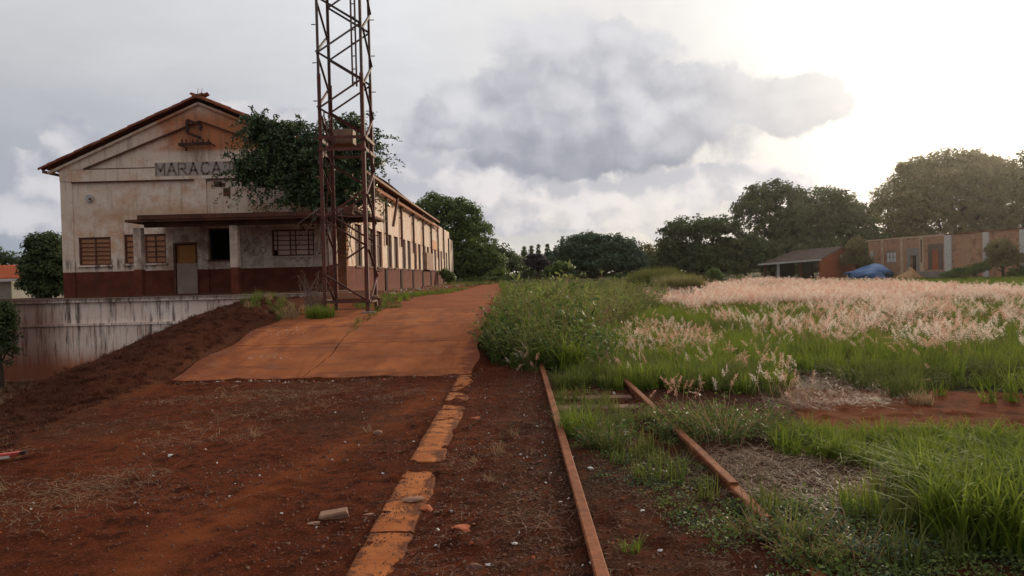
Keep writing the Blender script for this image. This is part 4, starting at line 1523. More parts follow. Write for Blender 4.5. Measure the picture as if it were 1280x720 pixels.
# ------------------------------------------------------------------ trees
def frames(nrm, roll):
    a = np.cross(nrm, np.array([0.31, 0.22, 0.93]))
    a /= np.linalg.norm(a, axis=1, keepdims=True) + 1e-9
    b = np.cross(nrm, a)
    c, s = np.cos(roll)[:, None], np.sin(roll)[:, None]
    return a * c + b * s, b * c - a * s


def leaf_cards(cen, nrm, L, W, rg_, tint, fold=0.25):
    """pointed leaves, 4 corners with a slight cup"""
    n = len(cen)
    nrm = nrm / (np.linalg.norm(nrm, axis=1, keepdims=True) + 1e-9)
    u_, v_ = frames(nrm, rg_.random(n) * 2 * PI)
    L = np.broadcast_to(L, (n,))[:, None] * (0.65 + 0.7 * rg_.random((n, 1)))
    W = np.broadcast_to(W, (n,))[:, None] * (0.65 + 0.7 * rg_.random((n, 1)))
    p0 = cen - u_ * L / 2
    p1 = cen + v_ * W / 2 + nrm * L * fold * 0.5
    p2 = cen + u_ * L / 2 - nrm * L * fold * .4
    p3 = cen - v_ * W / 2 + nrm * L * fold * 0.5
    V = np.stack([p0, p1, p2, p3], 1).reshape(-1, 3)
    F = np.arange(n * 4).reshape(n, 4)
    return V, F, np.repeat(tint, 4)


def crown_points(lobes, n, rg_, clump=0.5, per=26, fill=0.35):
    vol = np.array([l[3] * l[4] + l[4] * l[5] + l[3] * l[5] for l in lobes])
    ncl = max(3, int(n / per))
    which = rg_.choice(len(lobes), ncl, p=vol / vol.sum())
    lb = np.array(lobes)[which]
    d = rg_.normal(size=(ncl, 3))
    d[:, 2] = np.where(d[:, 2] < -0.25, -d[:, 2] * 0.7, d[:, 2])
    d /= np.linalg.norm(d, axis=1, keepdims=True)
    r = np.where(rg_.random(ncl) < fill, rg_.random(ncl) ** 0.5 * 0.85, 0.82 + 0.24 * rg_.random(ncl))[:, None]
    cc = lb[:, :3] + d * lb[:, 3:6] * r
    ct = rg_.random(ncl)
    P = np.repeat(cc, per, 0)
    off = rg_.normal(size=(len(P), 3))
    off *= (rg_.random(len(P)) ** 0.4 / (np.linalg.norm(off, axis=1) + 1e-9))[:, None] * clump
    off[:, 2] *= 0.7
    N = np.repeat(d, per, 0) * 0.7 + off / clump * 0.6 + rg_.normal(size=off.shape) * 0.45 + np.array([0, 0, 0.35])
    T = np.clip(np.repeat(ct, per) * 0.6 + rg_.random(len(P)) * 0.4, 0, 1)
    return P + off, N, T


def tree(name, base, lobes, n, leaf, mat, label, cat, group, seed, trunk=0.25, clump=0.5, aspect=0.55, limbs=True, per=26, fill=0.35, tmat=None):
    rg_ = np.random.default_rng(seed)
    base = Vector(base)
    root = tag(empty(name, base), label, cat, group)
    lob = [(l[0] - base.x, l[1] - base.y, l[2] - base.z, l[3], l[4], l[5]) for l in lobes]
    P, N, T = crown_points(lob, n, rg_, clump, per, fill)
    V, F, tt = leaf_cards(P, N, leaf, leaf * aspect, rg_, T)
    link('crown', fastmesh('crown', V, F, mat, {'tint': tt}), root)
    if trunk:
        tb = MB()
        cx, cy, cz = np.mean([l[:3] for l in lob], 0)
        zb = min(l[2] - l[5] * .5 for l in lob)
        zb = max(zb, cz * 0.3, 0.3)
        tb.tube([(0, 0, -0.3), (0.03, 0.02, zb * .5), (cx * .3, cy * .3, zb), (cx * .7, cy * .7, cz)], [trunk * 1.25, trunk, trunk * .8, trunk * .35], 8)
        root_t = tb.build('trunk', tmat or M['bark'], root, smooth=True)
        if limbs:
            for l in lob:
                lm = MB()
                s0 = Vector((cx * .3, cy * .3, zb * .9))
                e0 = Vector(l[:3])
                mid = s0.lerp(e0, .5) + Vector((rg_.normal() * .2, rg_.normal() * .2, -abs(rg_.normal()) * .2))
                lm.tube([s0, mid, e0, e0 + (e0 - mid) * .2], [trunk * .5, trunk * .35, trunk * .2, trunk * .06], 6)
                lm.build('limb', tmat or M['bark'], root, smooth=True)
    return root


def lobes_px(lst, Y, dep=0.8):
    """lobes given where they are seen: centre, half width and half height in photo pixels"""
    out = []
    for i, t in enumerate(lst):
        px, py, rx, ry = t[:4]
        yo = t[4] if len(t) > 4 else 0
        p = at(px, py, Y + yo)
        k = (Y + yo) / FPX
        out.append((p.x, p.y, p.z, rx * k, (rx + ry) / 2 * k * dep, ry * k))
    return out


def ptree(name, px, pyb, Y, lst, n, leaf, mat, label, cat, group, seed, zbase=None, skirt=None, **kw):
    skirt = (group is not None and Y > 80 and name != 'conifer') if skirt is None else skirt
    b = at(px, pyb, Y)
    zb = 0.0 if zbase is None else zbase
    L = lobes_px(lst, Y)
    if skirt:
        x0, x1 = min(l[0] - l[3] * .8 for l in L), max(l[0] + l[3] * .8 for l in L)
        for x in np.arange(x0, x1, 3.2):
            hk = 2.2 + 1.2 * float(vnoise(x, seed, .3, 2))
            L.append((float(x), Y - 1.5 + 2.5 * float(vnoise(x, 3, .9, 4)), zb + hk * .75, 2.3, 2.3, hk))
    return tree(name, (b.x, Y, zb), L, n, leaf, M[mat], label, cat, group, seed, **kw)


GT = 'trees beyond the field on the right'
ptree('broad_tree', 1195, 345, 118, [(1190, 232, 62, 42), (1140, 258, 48, 38), (1240, 240, 52, 40), (1115, 282, 38, 32), (1265, 275, 45, 40), (1195, 275, 70, 35), (1150, 215, 30, 18), (1215, 208, 32, 16), (1130, 310, 50, 26), (1200, 305, 70, 28), (1265, 300, 50, 26)],
      52000, 0.62, 'leaf_olive', 'largest broad crowned tree rising behind the brick ruin', 'tree', GT, 11, trunk=.7, clump=1.1)
ptree('broad_tree', 1285, 345, 108, [(1290, 225, 32, 38), (1280, 270, 36, 45), (1300, 300, 40, 30)], 6000, .6, 'leaf_olive', 'tree cut by the right edge, above the end of the brick ruin', 'tree', GT, 12, trunk=.5, clump=.9)
ptree('broad_tree', 1060, 345, 112, [(1035, 272, 42, 36), (1010, 290, 40, 38), (1062, 290, 30, 36), (1020, 318, 60, 24), (1080, 315, 34, 26), (1040, 330, 60, 16)],
      30000, 0.58, 'leaf_dark', 'dark rounded tree directly behind the low shed', 'tree', GT, 13, trunk=.6, clump=1.0)
ptree('broad_tree', 965, 345, 116, [(962, 250, 32, 24), (945, 268, 28, 26), (985, 255, 26, 22), (970, 285, 40, 26), (965, 312, 42, 24), (960, 332, 46, 14)], 17000, .58, 'leaf_dark',
      'tall dark tree with a loose crown to the left of the shed', 'tree', GT, 14, trunk=.5, clump=.9, fill=.2)
ptree('broad_tree', 880, 345, 104, [(862, 292, 34, 20), (895, 292, 34, 22), (850, 312, 28, 22), (905, 320, 38, 22), (935, 318, 26, 24), (870, 325, 40, 20), (890, 335, 62, 11), (850, 333, 25, 12)],
      24000, .52, 'leaf_dark', 'wide low dark tree left of the tall loose tree', 'tree', GT, 15, trunk=.45, clump=.9)
ptree('broad_tree', 1015, 345, 104, [(1000, 318, 30, 22), (960, 322, 26, 20), (1040, 322, 22, 16)], 5500, .5, 'leaf_dark', 'low shadowy tree filling the gap right behind the shed roof', 'tree', GT, 16, trunk=.3, clump=.8)
ptree('round_bush', 1071, 346, 93, [(1072, 315, 13, 17), (1066, 328, 12, 14), (1080, 330, 10, 14)], 3500, .34, 'leaf_olive', 'round olive bush between the shed and the brick ruin', 'bush', None, 17, trunk=.15, clump=.5)
ptree('round_bush', 1254, 350, 72, [(1252, 318, 18, 18), (1262, 328, 17, 14), (1244, 332, 14, 13)], 4200, .26, 'leaf_olive', 'olive bush growing against the right end of the brick ruin', 'bush', None, 18, trunk=.15, clump=.4)
GM = 'trees on the horizon behind the weeds'
ptree('broad_tree', 745, 345, 92, [(745, 315, 40, 20), (715, 318, 28, 17), (770, 312, 26, 18), (735, 303, 26, 12), (785, 322, 20, 14), (745, 332, 52, 12)], 18000, .42, 'leaf_blue', 'dark dome shaped tree in the middle of the horizon', 'tree', GM, 21, trunk=.4, clump=.7)
ptree('broad_tree', 800, 345, 135, [(795, 318, 24, 16), (815, 325, 22, 12), (835, 328, 20, 10), (810, 336, 34, 9)], 6000, .5, 'leaf_olive', 'low pale green tree right of the dark dome tree', 'tree', GM, 22, trunk=.35, clump=.8)
ptree('purple_tree', 672, 346, 78, [(670, 330, 13, 12), (678, 334, 11, 9)], 2600, .3, 'leaf_purple', 'small dark purple tree in front of the conifers', 'tree', None, 23, trunk=.2, clump=.45)
ptree('broad_tree', 700, 348, 64, [(702, 336, 14, 8), (692, 340, 10, 7)], 1800, .26, 'leaf_mid', 'light green shrub in front of the dark dome tree', 'shrub', None, 24, trunk=.1, clump=.35)
# conifers: tapering crowns of drooping tiers
for i, (px, top, bw_) in enumerate([(655, 306, 5.5), (664, 305, 5), (673, 306, 4.5), (684, 305.5, 5), (695, 306, 5.5), (703, 297, 6), (712, 300, 6)]):
    Yc = 150 + (i % 3) * 6
    lst = [(px, top + 2 + k * 3.3, bw_ * (0.16 + 0.085 * k), 2.6) for k in range(12)]
    ptree('conifer', px, 345, Yc, lst, 1900, .45, 'leaf_dark', ('leftmost', 'second from the left', 'third from the left', 'middle', 'third from the right', 'second from the right', 'rightmost')[i] + ' of the thin conifers left of the dark dome tree', 'conifer', 'row of thin conifers on the horizon', 40 + i, trunk=.22, clump=.45, limbs=False, per=12)
GLr = 'trees behind the far end of the station'
ptree('broad_tree', 560, 356, 88, [(545, 268, 30, 24), (575, 275, 26, 26), (590, 295, 24, 30), (560, 305, 30, 34), (583, 325, 24, 26), (530, 290, 24, 28), (580, 345, 26, 12)], 24000, .42, 'leaf_mid', 'tall bright green tree behind the far end of the station', 'tree', GLr, 31, zbase=.3, trunk=.45, clump=.75)
ptree('broad_tree', 612, 356, 104, [(610, 318, 24, 20), (630, 328, 17, 16), (598, 330, 22, 20), (622, 340, 20, 12), (610, 350, 24, 7), (595, 315, 16, 20)], 13000, .42, 'leaf_dark', 'lower dark tree where the dusty path ends', 'tree', GLr, 32, zbase=.3, trunk=.35, clump=.7)
ptree('round_bush', 561, 356, 66, [(561, 349, 8, 8), (556, 343, 5, 7)], 1500, .2, 'leaf_mid', 'leafy green bush against the far end of the station wall', 'bush', None, 33, zbase=.6, trunk=.06, clump=.3)
ptree('round_bush', 603, 353, 84, [(602, 352, 26, 5), (628, 350, 18, 5)], 2500, .24, 'leaf_mid', 'low green bush line where the path meets the trees', 'bush', None, 34, zbase=.3, trunk=.05, clump=.35, limbs=False)
GLl = 'trees behind the station on the left'
ptree('broad_tree', 55, 380, 46, [(57, 315, 22, 24), (52, 340, 24, 28), (72, 340, 20, 30), (45, 360, 18, 20), (66, 365, 22, 20)], 20000, .22, 'leaf_dark', 'dense dark round tree beside the left corner of the station', 'tree', GLl, 35, zbase=-1.9, trunk=.3, clump=.4)
ptree('broad_tree', 5, 360, 92, [(2, 325, 20, 13), (20, 330, 16, 12), (-20, 322, 22, 16)], 4500, .45, 'leaf_dark', 'dark tree behind the orange tiled roof', 'tree', GLl, 36, zbase=-1.9, trunk=.3, clump=.7)
ptree('round_bush', 0, 465, 23.5, [(-2, 412, 20, 32), (4, 440, 15, 24), (-14, 400, 24, 28), (8, 395, 9, 14)], 6500, .11, 'leaf_dark', 'dark bush at the left edge in front of the retaining wall', 'bush', None, 37, zbase=-1.9, trunk=.08, clump=.25)
ptree('broad_tree', 880, 349, 60, [(892, 346, 8, 10), (898, 348, 6, 7)], 1300, .17, 'leaf_mid', 'small green bush at the left end of the pink grass field', 'bush', None, 38, trunk=.05, clump=.25)
ptree('round_bush', 926, 352, 62, [(926, 352, 7, 7)], 900, .17, 'leaf_weed', 'small pale shrub at the edge of the pink grass beside the shed', 'bush', None, 39, trunk=.04, clump=.22)
# far wood closing the gaps between the trees
rgw = np.random.default_rng(99)
lw = []
for px in range(-140, 1480, 11):
    Yw = 150 + rgw.random() * 25
    hh_ = (12 if px < 640 else 18 if px < 800 else 26) * (.7 + .6 * rgw.random())
    hy = 344 - (px - 645) * .024
    lw += lobes_px([(px, hy - hh_ * .5, 11, hh_ * .62), (px + 4, hy + 4, 12, 6)], Yw)
Pw, Nw, Tw = crown_points(lw, 60000, rgw, .9, 18, .3)
Vw, Fw, tw_ = leaf_cards(Pw, Nw, .7, .42, rgw, Tw)
tag(link('distant_wood', fastmesh('distant_wood', Vw, Fw, M['leaf_dark'], {'tint': tw_})), 'dark line of far woodland along the horizon', None, None, 'stuff')
# low hedge and scrub lines near the ruin
ptree('round_bush', 1215, 350, 71, [(1205, 342, 18, 7), (1222, 338, 14, 9), (1275, 344, 16, 10), (1190, 345, 14, 5)], 3600, .22, 'leaf_mid', 'low green scrub along the foot of the brick ruin', 'bush', None, 51, trunk=.05, clump=.35, limbs=False)

# the strangler tree rooted on the porch roof: long drooping sprays of leaves
rg_ = np.random.default_rng(77)
fig = tag(empty('roof_tree', (at(425, 268, 29.3).x, 29.3, 4.1)), 'dark leafy tree growing out of the porch roof behind the steel tower', 'tree')
fb = fig.location
lst = lobes_px([(385, 208, 46, 36), (345, 190, 34, 26), (328, 212, 30, 20), (355, 232, 38, 20), (405, 240, 34, 26), (425, 190, 28, 26), (322, 158, 10, 14, -.4), (390, 172, 40, 20),
                (437, 158, 14, 14), (455, 205, 20, 22), (440, 235, 24, 22), (395, 252, 40, 16), (436, 254, 30, 14), (340, 172, 26, 18), (460, 180, 14, 16), (355, 168, 22, 16), (308, 225, 16, 12)], 29.0, .65)
lst = [(l[0] - fb.x, l[1] - fb.y, l[2] - fb.z, l[3], l[4], l[5]) for l in lst]
P, N, T = crown_points(lst, 16500, rg_, .27, 20, .35)
V, F, tt = leaf_cards(P, N, .19, .08, rg_, T)
# sprays reaching out of the crown
Vs, Fs, Ts = [V], [F], [tt]
base_n = len(V)
for k in range(430):
    l = lst[rg_.integers(len(lst))]
    d = rg_.normal(size=3)
    d[1] -= .3
    d /= np.linalg.norm(d)
    p = np.array(l[:3]) + d * np.array(l[3:6]) * .9
    m = 26
    t = np.linspace(0, 1, m)[:, None]
    ln_ = .5 + .8 * rg_.random()
    cur = p + d * t * ln_ + np.array([0, 0, -1.0]) * t ** 2 * ln_ * .55 + rg_.normal(size=(m, 3)) * .045
    v2, f2, t2 = leaf_cards(cur, rg_.normal(size=(m, 3)) + [0, -.3, .8], .15, .07, rg_, np.full(m, rg_.random()))
    Vs.append(v2)
    Fs.append(f2 + base_n)
    Ts.append(t2)
    base_n += len(v2)
link('crown', fastmesh('crown', np.concatenate(Vs), np.concatenate(Fs), M['leaf_ficus'], {'tint': np.concatenate(Ts)}), fig)
tk = MB()
for k in range(7):
    a0_ = Vector((rg_.normal() * .25, rg_.normal() * .12, 0))
    l = lst[(k * 2) % len(lst)]
    e = Vector(l[:3])
    mid = a0_.lerp(e, .5) + Vector((rg_.normal() * .3, 0, -.15))
    tk.tube([a0_, mid, e], [.10, .07, .02], 6)
tk.build('trunk', M['bark'], fig, smooth=True)
rt = MB()
for k in range(16):
    x = rg_.normal() * .35 + .1
    pts = [Vector((x, -.2, .25)), Vector((x + rg_.normal() * .15, -1.65, .05)), Vector((x + rg_.normal() * .3, -1.72, -.5)), Vector((x + rg_.normal() * .4, -1.6 + rg_.random() * .3, -1.1 - rg_.random() * 1.6))]
    rt.tube(pts, [.03, .025, .018, .008], 5)
rt.build('hanging_roots', M['twig'], fig, smooth=True)
bw2 = MB()
for k in range(6):
    a_ = Vector((.3 + rg_.random() * .4, 0, .1))
    b_ = Vector((1.0 + rg_.random() * .9, rg_.normal() * .3, .5 + rg_.random() * .8))
    bw2.tube([a_, a_.lerp(b_, .5) + Vector((0, 0, -.12)), b_], [.035, .025, .01], 5)
bw2.build('branches', M['twig'], fig, smooth=True)

# ------------------------------------------------------------------ ground plants: little meshes set out by geometry nodes
def blades(n, h, w_, spread, bend, rg_, segs=3, flat=0.0, hvar=.5):
    """tuft of n bent blades; returns quads, tint, tip"""
    az = rg_.random(n) * 2 * PI
    r0 = spread * np.sqrt(rg_.random(n))
    a2 = rg_.random(n) * 2 * PI
    bx, by = r0 * np.cos(a2), r0 * np.sin(a2)
    hh = h * (1 - hvar + hvar * rg_.random(n))
    bd = bend * (0.3 + 1.0 * rg_.random(n))
    V, T, TP = [], [], []
    tn = rg_.random(n)
    for s in range(segs + 1):
        t = s / segs
        out_ = (bd * t ** 1.8) * hh
        z = hh * t * (1 - flat) - bd * hh * 0.35 * t ** 3
        cx, cy = bx + np.cos(az) * out_, by + np.sin(az) * out_
        ww = w_ * (1 - t ** 1.5 * .93) / 2
        px_, py_ = -np.sin(az) * ww, np.cos(az) * ww
        V.append(np.stack([np.stack([cx - px_, cy - py_, z], 1), np.stack([cx + px_, cy + py_, z], 1)], 1))
        T.append(np.stack([tn, tn], 1))
        TP.append(np.full((n, 2), max(0, t - .45) * .8))
    V = np.stack(V, 1)
    F = []
    k = (segs + 1) * 2
    b = np.arange(n)[:, None] * k
    for s in range(segs):
        F.append(np.concatenate([b + 2 * s, b + 2 * s + 1, b + 2 * s + 3, b + 2 * s + 2], 1))
    F = np.stack(F, 1).reshape(-1, 4)
    return V.reshape(-1, 3), F, np.stack(T, 1).ravel(), np.stack(TP, 1).ravel()


def cat_meshes(parts_):
    V, F, A1, A2, o = [], [], [], [], 0
    for v_, f_, a_, b_ in parts_:
        V.append(v_)
        F.append(f_ + o)
        A1.append(a_)
        A2.append(b_)
        o += len(v_)
    return np.concatenate(V), np.concatenate(F), np.concatenate(A1), np.concatenate(A2)


def source(name, data, mats):
    V, F, T, TP = data[:4]
    me = fastmesh(name, V, F, mats[0], {'tint': T, 'tip': TP})
    for m_ in mats[1:]:
        me.materials.append(m_)
    if len(data) > 4:
        me.polygons.foreach_set('material_index', np.asarray(data[4], dtype=np.int32))
    return bpy.data.objects.new(name, me)


def scatter(name, pts, rots, scales, which, sources, label=None):
    n = len(pts)
    me = bpy.data.meshes.new(name)
    me.vertices.add(n)
    me.vertices.foreach_set('co', np.asarray(pts, dtype=np.float32).ravel())
    a = me.attributes.new('rot', 'FLOAT_VECTOR', 'POINT')
    a.data.foreach_set('vector', np.asarray(rots, dtype=np.float32).ravel())
    a = me.attributes.new('scl', 'FLOAT', 'POINT')
    a.data.foreach_set('value', np.asarray(scales, dtype=np.float32))
    a = me.attributes.new('which', 'INT', 'POINT')
    a.data.foreach_set('value', np.asarray(which, dtype=np.int32))
    o = link(name, me)
    o['kind'] = 'stuff'
    if label:
        o['label'] = label
    ng = bpy.data.node_groups.new(name + '_nodes', 'GeometryNodeTree')
    ng.interface.new_socket('Geometry', in_out='INPUT', socket_type='NodeSocketGeometry')
    ng.interface.new_socket('Geometry', in_out='OUTPUT', socket_type='NodeSocketGeometry')
    gi, go = ng.nodes.new('NodeGroupInput'), ng.nodes.new('NodeGroupOutput')
    iop = ng.nodes.new('GeometryNodeInstanceOnPoints')
    jn = ng.nodes.new('GeometryNodeJoinGeometry')
    for s in reversed(sources):
        oi = ng.nodes.new('GeometryNodeObjectInfo')
        oi.inputs['Object'].default_value = s
        oi.inputs['As Instance'].default_value = True
        ng.links.new(oi.outputs['Geometry'], jn.inputs[0])
    ng.links.new(gi.outputs[0], iop.inputs['Points'])
    ng.links.new(jn.outputs[0], iop.inputs['Instance'])
    iop.inputs['Pick Instance'].default_value = True
    for nm, typ, sk in (('rot', 'FLOAT_VECTOR', 'Rotation'), ('scl', 'FLOAT', 'Scale'), ('which', 'INT', 'Instance Index')):
        na = ng.nodes.new('GeometryNodeInputNamedAttribute')
        na.data_type = typ
        na.inputs[0].default_value = nm
        ng.links.new(na.outputs[0], iop.inputs[sk])
    ng.links.new(iop.outputs[0], go.inputs[0])
    md = o.modifiers.new('scatter', 'NODES')
    md.node_group = ng
    return o


rg2 = np.random.default_rng(5)
src_grass = [source('grass_source', blades(34, .42, .011, .10, b_, rg2), [M['grass']]) for b_ in (.35, .5, .7, .9)]
src_band = [source('band_source', blades(26, .44, .016, .12, b_, rg2), [M['grass']]) for b_ in (.6, .9, 1.2)]
src_grass_far = [source('grass_far_source', blades(34, .46, .026, .26, b_, rg2, 2), [M['grass']]) for b_ in (.35, .5, .7)]
src_dark = [source('dark_grass_source', blades(30, .42, .012, .13, b_, rg2), [M['grass_dark']]) for b_ in (.5, .8, 1.1)]
src_long = [source('long_grass_source', blades(26, .75, .017, .09, b_, rg2, 4), [M['grass']]) for b_ in (.6, .9, 1.2)]
src_dry = [source('dry_grass_source', blades(24, .32, .007, .10, b_, rg2), [M['grass_dry']]) for b_ in (.6, 1.0)]


def stem_plant(h, nst, leaf, rg_, mats, leaves=26, spread=.18, wild=.35):
    """upright weed: thin stems with leaves along them"""
    out_, mi = [], []
    for s in range(nst):
        az, ln_ = rg_.random() * 2 * PI, h * (.6 + .4 * rg_.random())
        r = spread * rg_.random()
        b0 = np.array([math.cos(az) * r, math.sin(az) * r, 0])
        le = np.array([math.cos(az), math.sin(az), 0]) * wild * (0.3 + rg_.random())
        t = np.linspace(.12, 1, leaves)[:, None]
        cur = b0 + le * t ** 1.7 * ln_ + np.array([0, 0, 1]) * t * ln_ * .95
        off = rg_.normal(size=(leaves, 3)) * leaf * .55
        v_, f_, tt_ = leaf_cards(cur + off, rg_.normal(size=(leaves, 3)) * .7 + [0, 0, .9], leaf, leaf * .34, rg_, np.full(leaves, rg_.random()) * .5 + rg_.random(leaves) * .5)
        out_.append((v_, f_, tt_, np.zeros(len(v_))))
        mi += [0] * len(f_)
        # stem strip
        tt2 = np.linspace(0, 1, 5)[:, None]
        c2 = b0 + le * tt2 ** 1.7 * ln_ + np.array([0, 0, 1]) * tt2 * ln_ * .95
        sv = np.stack([c2 + [.003, 0, 0], c2 - [.003, 0.002, 0]], 1).reshape(-1, 3)
        sf = np.array([[2 * i, 2 * i + 1, 2 * i + 3, 2 * i + 2] for i in range(4)])
        out_.append((sv, sf, np.full(len(sv), .5), np.zeros(len(sv))))
        mi += [1] * 4
    V, F, A, B_ = cat_meshes(out_)
    return V, F, A, B_, mi


src_weed = [source('weed_source', stem_plant(.95, 6, .10, rg2, None, 22, .14, .5), [M['leaf_weed'], M['grass_dry']]) for _ in range(4)]
src_weed2 = [source('broad_weed_source', stem_plant(.8, 9, .10, rg2, None, 24), [M['leaf_mid'], M['grass_dry']]) for _ in range(2)]


def herb(rg_, n=60, r=.16, h=.09, leaf=.022):
    a, rr = rg_.random(n) * 2 * PI, r * np.sqrt(rg_.random(n))
    P = np.stack([rr * np.cos(a), rr * np.sin(a), h * (.25 + .75 * rg_.random(n)) * (1 - (rr / r) ** 2 * .6)], 1)
    v_, f_, t_ = leaf_cards(P, rg_.normal(size=(n, 3)) * .45 + [0, 0, 1], leaf, leaf * .7, rg_, rg_.random(n))
    return v_, f_, t_, np.zeros(len(v_))


src_herb = [source('herb_source', herb(rg2), [M['leaf_weed']]), source('herb_source', herb(rg2, 50, .13, .12, .028), [M['leaf_mid']]), source('herb_source', herb(rg2, 70, .18, .07, .018), [M['leaf_blue']])]


def plume(rg_, n_st=5, h=.55, fl=34, size=.022, fluff=.035, spread=.16):
    """grass stems ending in fluffy heads"""
    out_, mi = [], []
    for s in range(n_st):
        az = rg_.normal() * .9 + .3
        ln_ = h * (.7 + .45 * rg_.random())
        b0 = np.array([rg_.normal() * spread, rg_.normal() * spread, 0])
        le = np.array([math.cos(az), math.sin(az), 0]) * (.15 + .35 * rg_.random())
        c = lambda t: b0 + le * t ** 2 * ln_ + np.array([0, 0, 1]) * t * ln_ * (1 - .12 * t)
        t = np.linspace(0, .85, 4)[:, None]
        c2 = c(t)
        sv = np.stack([c2 + [.002, 0, 0], c2 - [.002, 0.001, 0]], 1).reshape(-1, 3)
        out_.append((sv, np.array([[2 * i, 2 * i + 1, 2 * i + 3, 2 * i + 2] for i in range(3)]), np.full(8, .5), np.full(8, .3)))
        mi += [1] * 3
        t = (.72 + .30 * rg_.random(fl))[:, None]
        P = c(t) + rg_.normal(size=(fl, 3)) * fluff * np.array([1, 1, .5]) * (1.15 - t)
        tn = np.clip(np.full(fl, rg_.random()) * .7 + rg_.random(fl) * .3, 0, 1)
        v_, f_, t_ = leaf_cards(P, rg_.normal(size=(fl, 3)), size, size * .45, rg_, tn)
        out_.append((v_, f_, t_, np.zeros(len(v_))))
        mi += [0] * fl
    V, F, A, B_ = cat_meshes(out_)
    return V, F, A, B_, mi


src_plume = [source('plume_source', plume(rg2, 6, .62, 70, .017, .055), [M['plume'], M['grass_dry']]) for _ in range(3)]
src_plume_red = [source('plume_source', plume(rg2, 5, .58, 70, .017, .055), [M['plume_red'], M['grass_dry']]) for _ in range(2)]
src_plume_far = [source('plume_far_source', plume(rg2, 8, .60, 30, .038, .11, .32), [M['plume'], M['grass_dry']]) for _ in range(2)] + \
                [source('plume_far_source', plume(rg2, 8, .60, 30, .038, .11, .32), [M['plume_red'], M['grass_dry']])]


def pts_in(poly, dens, rg_, fade=None):
    """random points in a ground polygon; dens per m2 (function of x,y or number)"""
    xs, ys = [p[0] for p in poly], [p[1] for p in poly]
    area = (max(xs) - min(xs)) * (max(ys) - min(ys))
    mxd = dens if not callable(dens) else fade
    n = int(area * mxd)
    x, y = rg_.uniform(min(xs), max(xs), n), rg_.uniform(min(ys), max(ys), n)
    k = inpoly(x, y, poly)
    x, y = x[k], y[k]
    # only what can be seen, with a margin to the sides
    k = np.abs(x - 0.0) < y * 0.80 + 1.5
    x, y = x[k], y[k]
    if callable(dens):
        k = rg_.random(len(x)) * mxd < dens(x, y)
        x, y = x[k], y[k]
    return x, y


def lay(name, xy, sources, s0, s1, rg_, tilt=.12, sink=0.01, label=None, sfun=None, wfun=None, lift=0.0):
    x, y = xy
    n = len(x)
    z = terr(x, y) + rough(x, y) - sink + lift
    rot = np.stack([rg_.normal(size=n) * tilt, rg_.normal(size=n) * tilt, rg_.random(n) * 2 * PI], 1)
    s = s0 + (s1 - s0) * rg_.random(n)
    if sfun is not None:
        s = s * sfun(x, y)
    wh = rg_.integers(0, len(sources), n) if wfun is None else wfun(x, y)
    return scatter(name, np.stack([x, y, z], 1), rot, s, wh, sources, label)


def cat(*xy):
    return np.concatenate([a[0] for a in xy]), np.concatenate([a[1] for a in xy])


def G(*pp, z=0.0):
    return [gr(px, py, z) for px, py in pp]


# green field behind the crossing track
near_field = G((735, 482), (800, 488), (900, 488), (975, 480), (1003, 468), (1060, 484), (1120, 500), (1200, 506), (1310, 509)) + [(14, 8.0), (16, 22), (0.6, 22)]
soft = lambda sc_, sd, lo, hi: (lambda x, y: sst(lo, hi, fbm(x, y, sc_, 3, sd)))
gd = soft(.5, 41, .22, .42)
pick = lambda na, nb_, f: (lambda x, y: np.where(rg2.random(len(x)) < sst(.35, .62, fbm(x, y, f, 3, 47)) * .85, na + rg2.integers(0, nb_, len(x)), rg2.integers(0, na, len(x))))
xy = pts_in(near_field, lambda x, y: 32 * (.45 + .55 * gd(x, y)) * np.clip(14 / y, .35, 1), rg2, 32)
lay('meadow_grass', xy, src_grass + src_dark,  .5, 1.1, rg2, tilt=.2, wfun=pick(4, 3, .5), sfun=lambda x, y: .75 + .5 * fbm(x, y, .8, 3, 48), label='tall green grass of the meadow')
far_field = [(0.3, 21), (16, 21), (24, 24), (62, 58), (60, 100), (-0.8, 100), (-0.6, 30)]
xy = pts_in(far_field, lambda x, y: np.clip(4.5 * (24 / y) ** 1.3, .35, 4.5), rg2, 4.5)
lay('meadow_grass', xy, src_grass_far, .55, 1.0, rg2, sfun=lambda x, y: (y / 24) ** .25 * (1 - .55 * sst(58, 72, y)), label='grass of the far meadow')
# pink seed heads
P1_ = G((800, 366), (840, 358), (905, 357), (930, 352), (1100, 354), (1282, 362), (1300, 446), (1180, 440), (1080, 425), (1010, 418), (930, 400), (870, 388), z=.35)
P2_ = G((775, 402), (800, 394), (850, 399), (892, 408), (895, 420), (850, 424), (780, 422), z=.4)
P3_ = G((908, 462), (950, 454), (990, 458), (985, 470), (940, 472), z=.35)
P4_ = G((838, 466), (875, 468), (868, 486), (840, 486), z=.3)
P5_ = G((690, 400), (770, 385), (770, 440), (720, 445), z=.4)
pd_ = lambda x, y: (.08 + .92 * sst(.38, .56, fbm(x, y, .35, 4, 51))) * np.clip(17 * (14 / y) ** 1.2, 1.2, 17) * (.22 + .78 * sst(13, 18, y))
xa = pts_in(P1_, pd_, rg2, 17)
k_ = xa[1] < 26
lay('pink_seed_heads', (xa[0][k_], xa[1][k_]), src_plume + src_plume_red, .8, 1.25, rg2, label='fluffy pink seed heads of the meadow grass')
k_ = ~k_
lay('pink_seed_heads', (xa[0][k_], xa[1][k_]), src_plume_far, .85, 1.1, rg2, sfun=lambda x, y: (y / 26) ** .3, label='sheet of pink seed heads across the far meadow')
xb = cat(pts_in(P2_, 9, rg2), pts_in(P3_, 9, rg2), pts_in(P4_, 7, rg2), pts_in(P5_, 1.2, rg2), pts_in(near_field, .5, rg2), pts_in(G((640, 440), (760, 430), (760, 470), (650, 475)), 1.2, rg2))
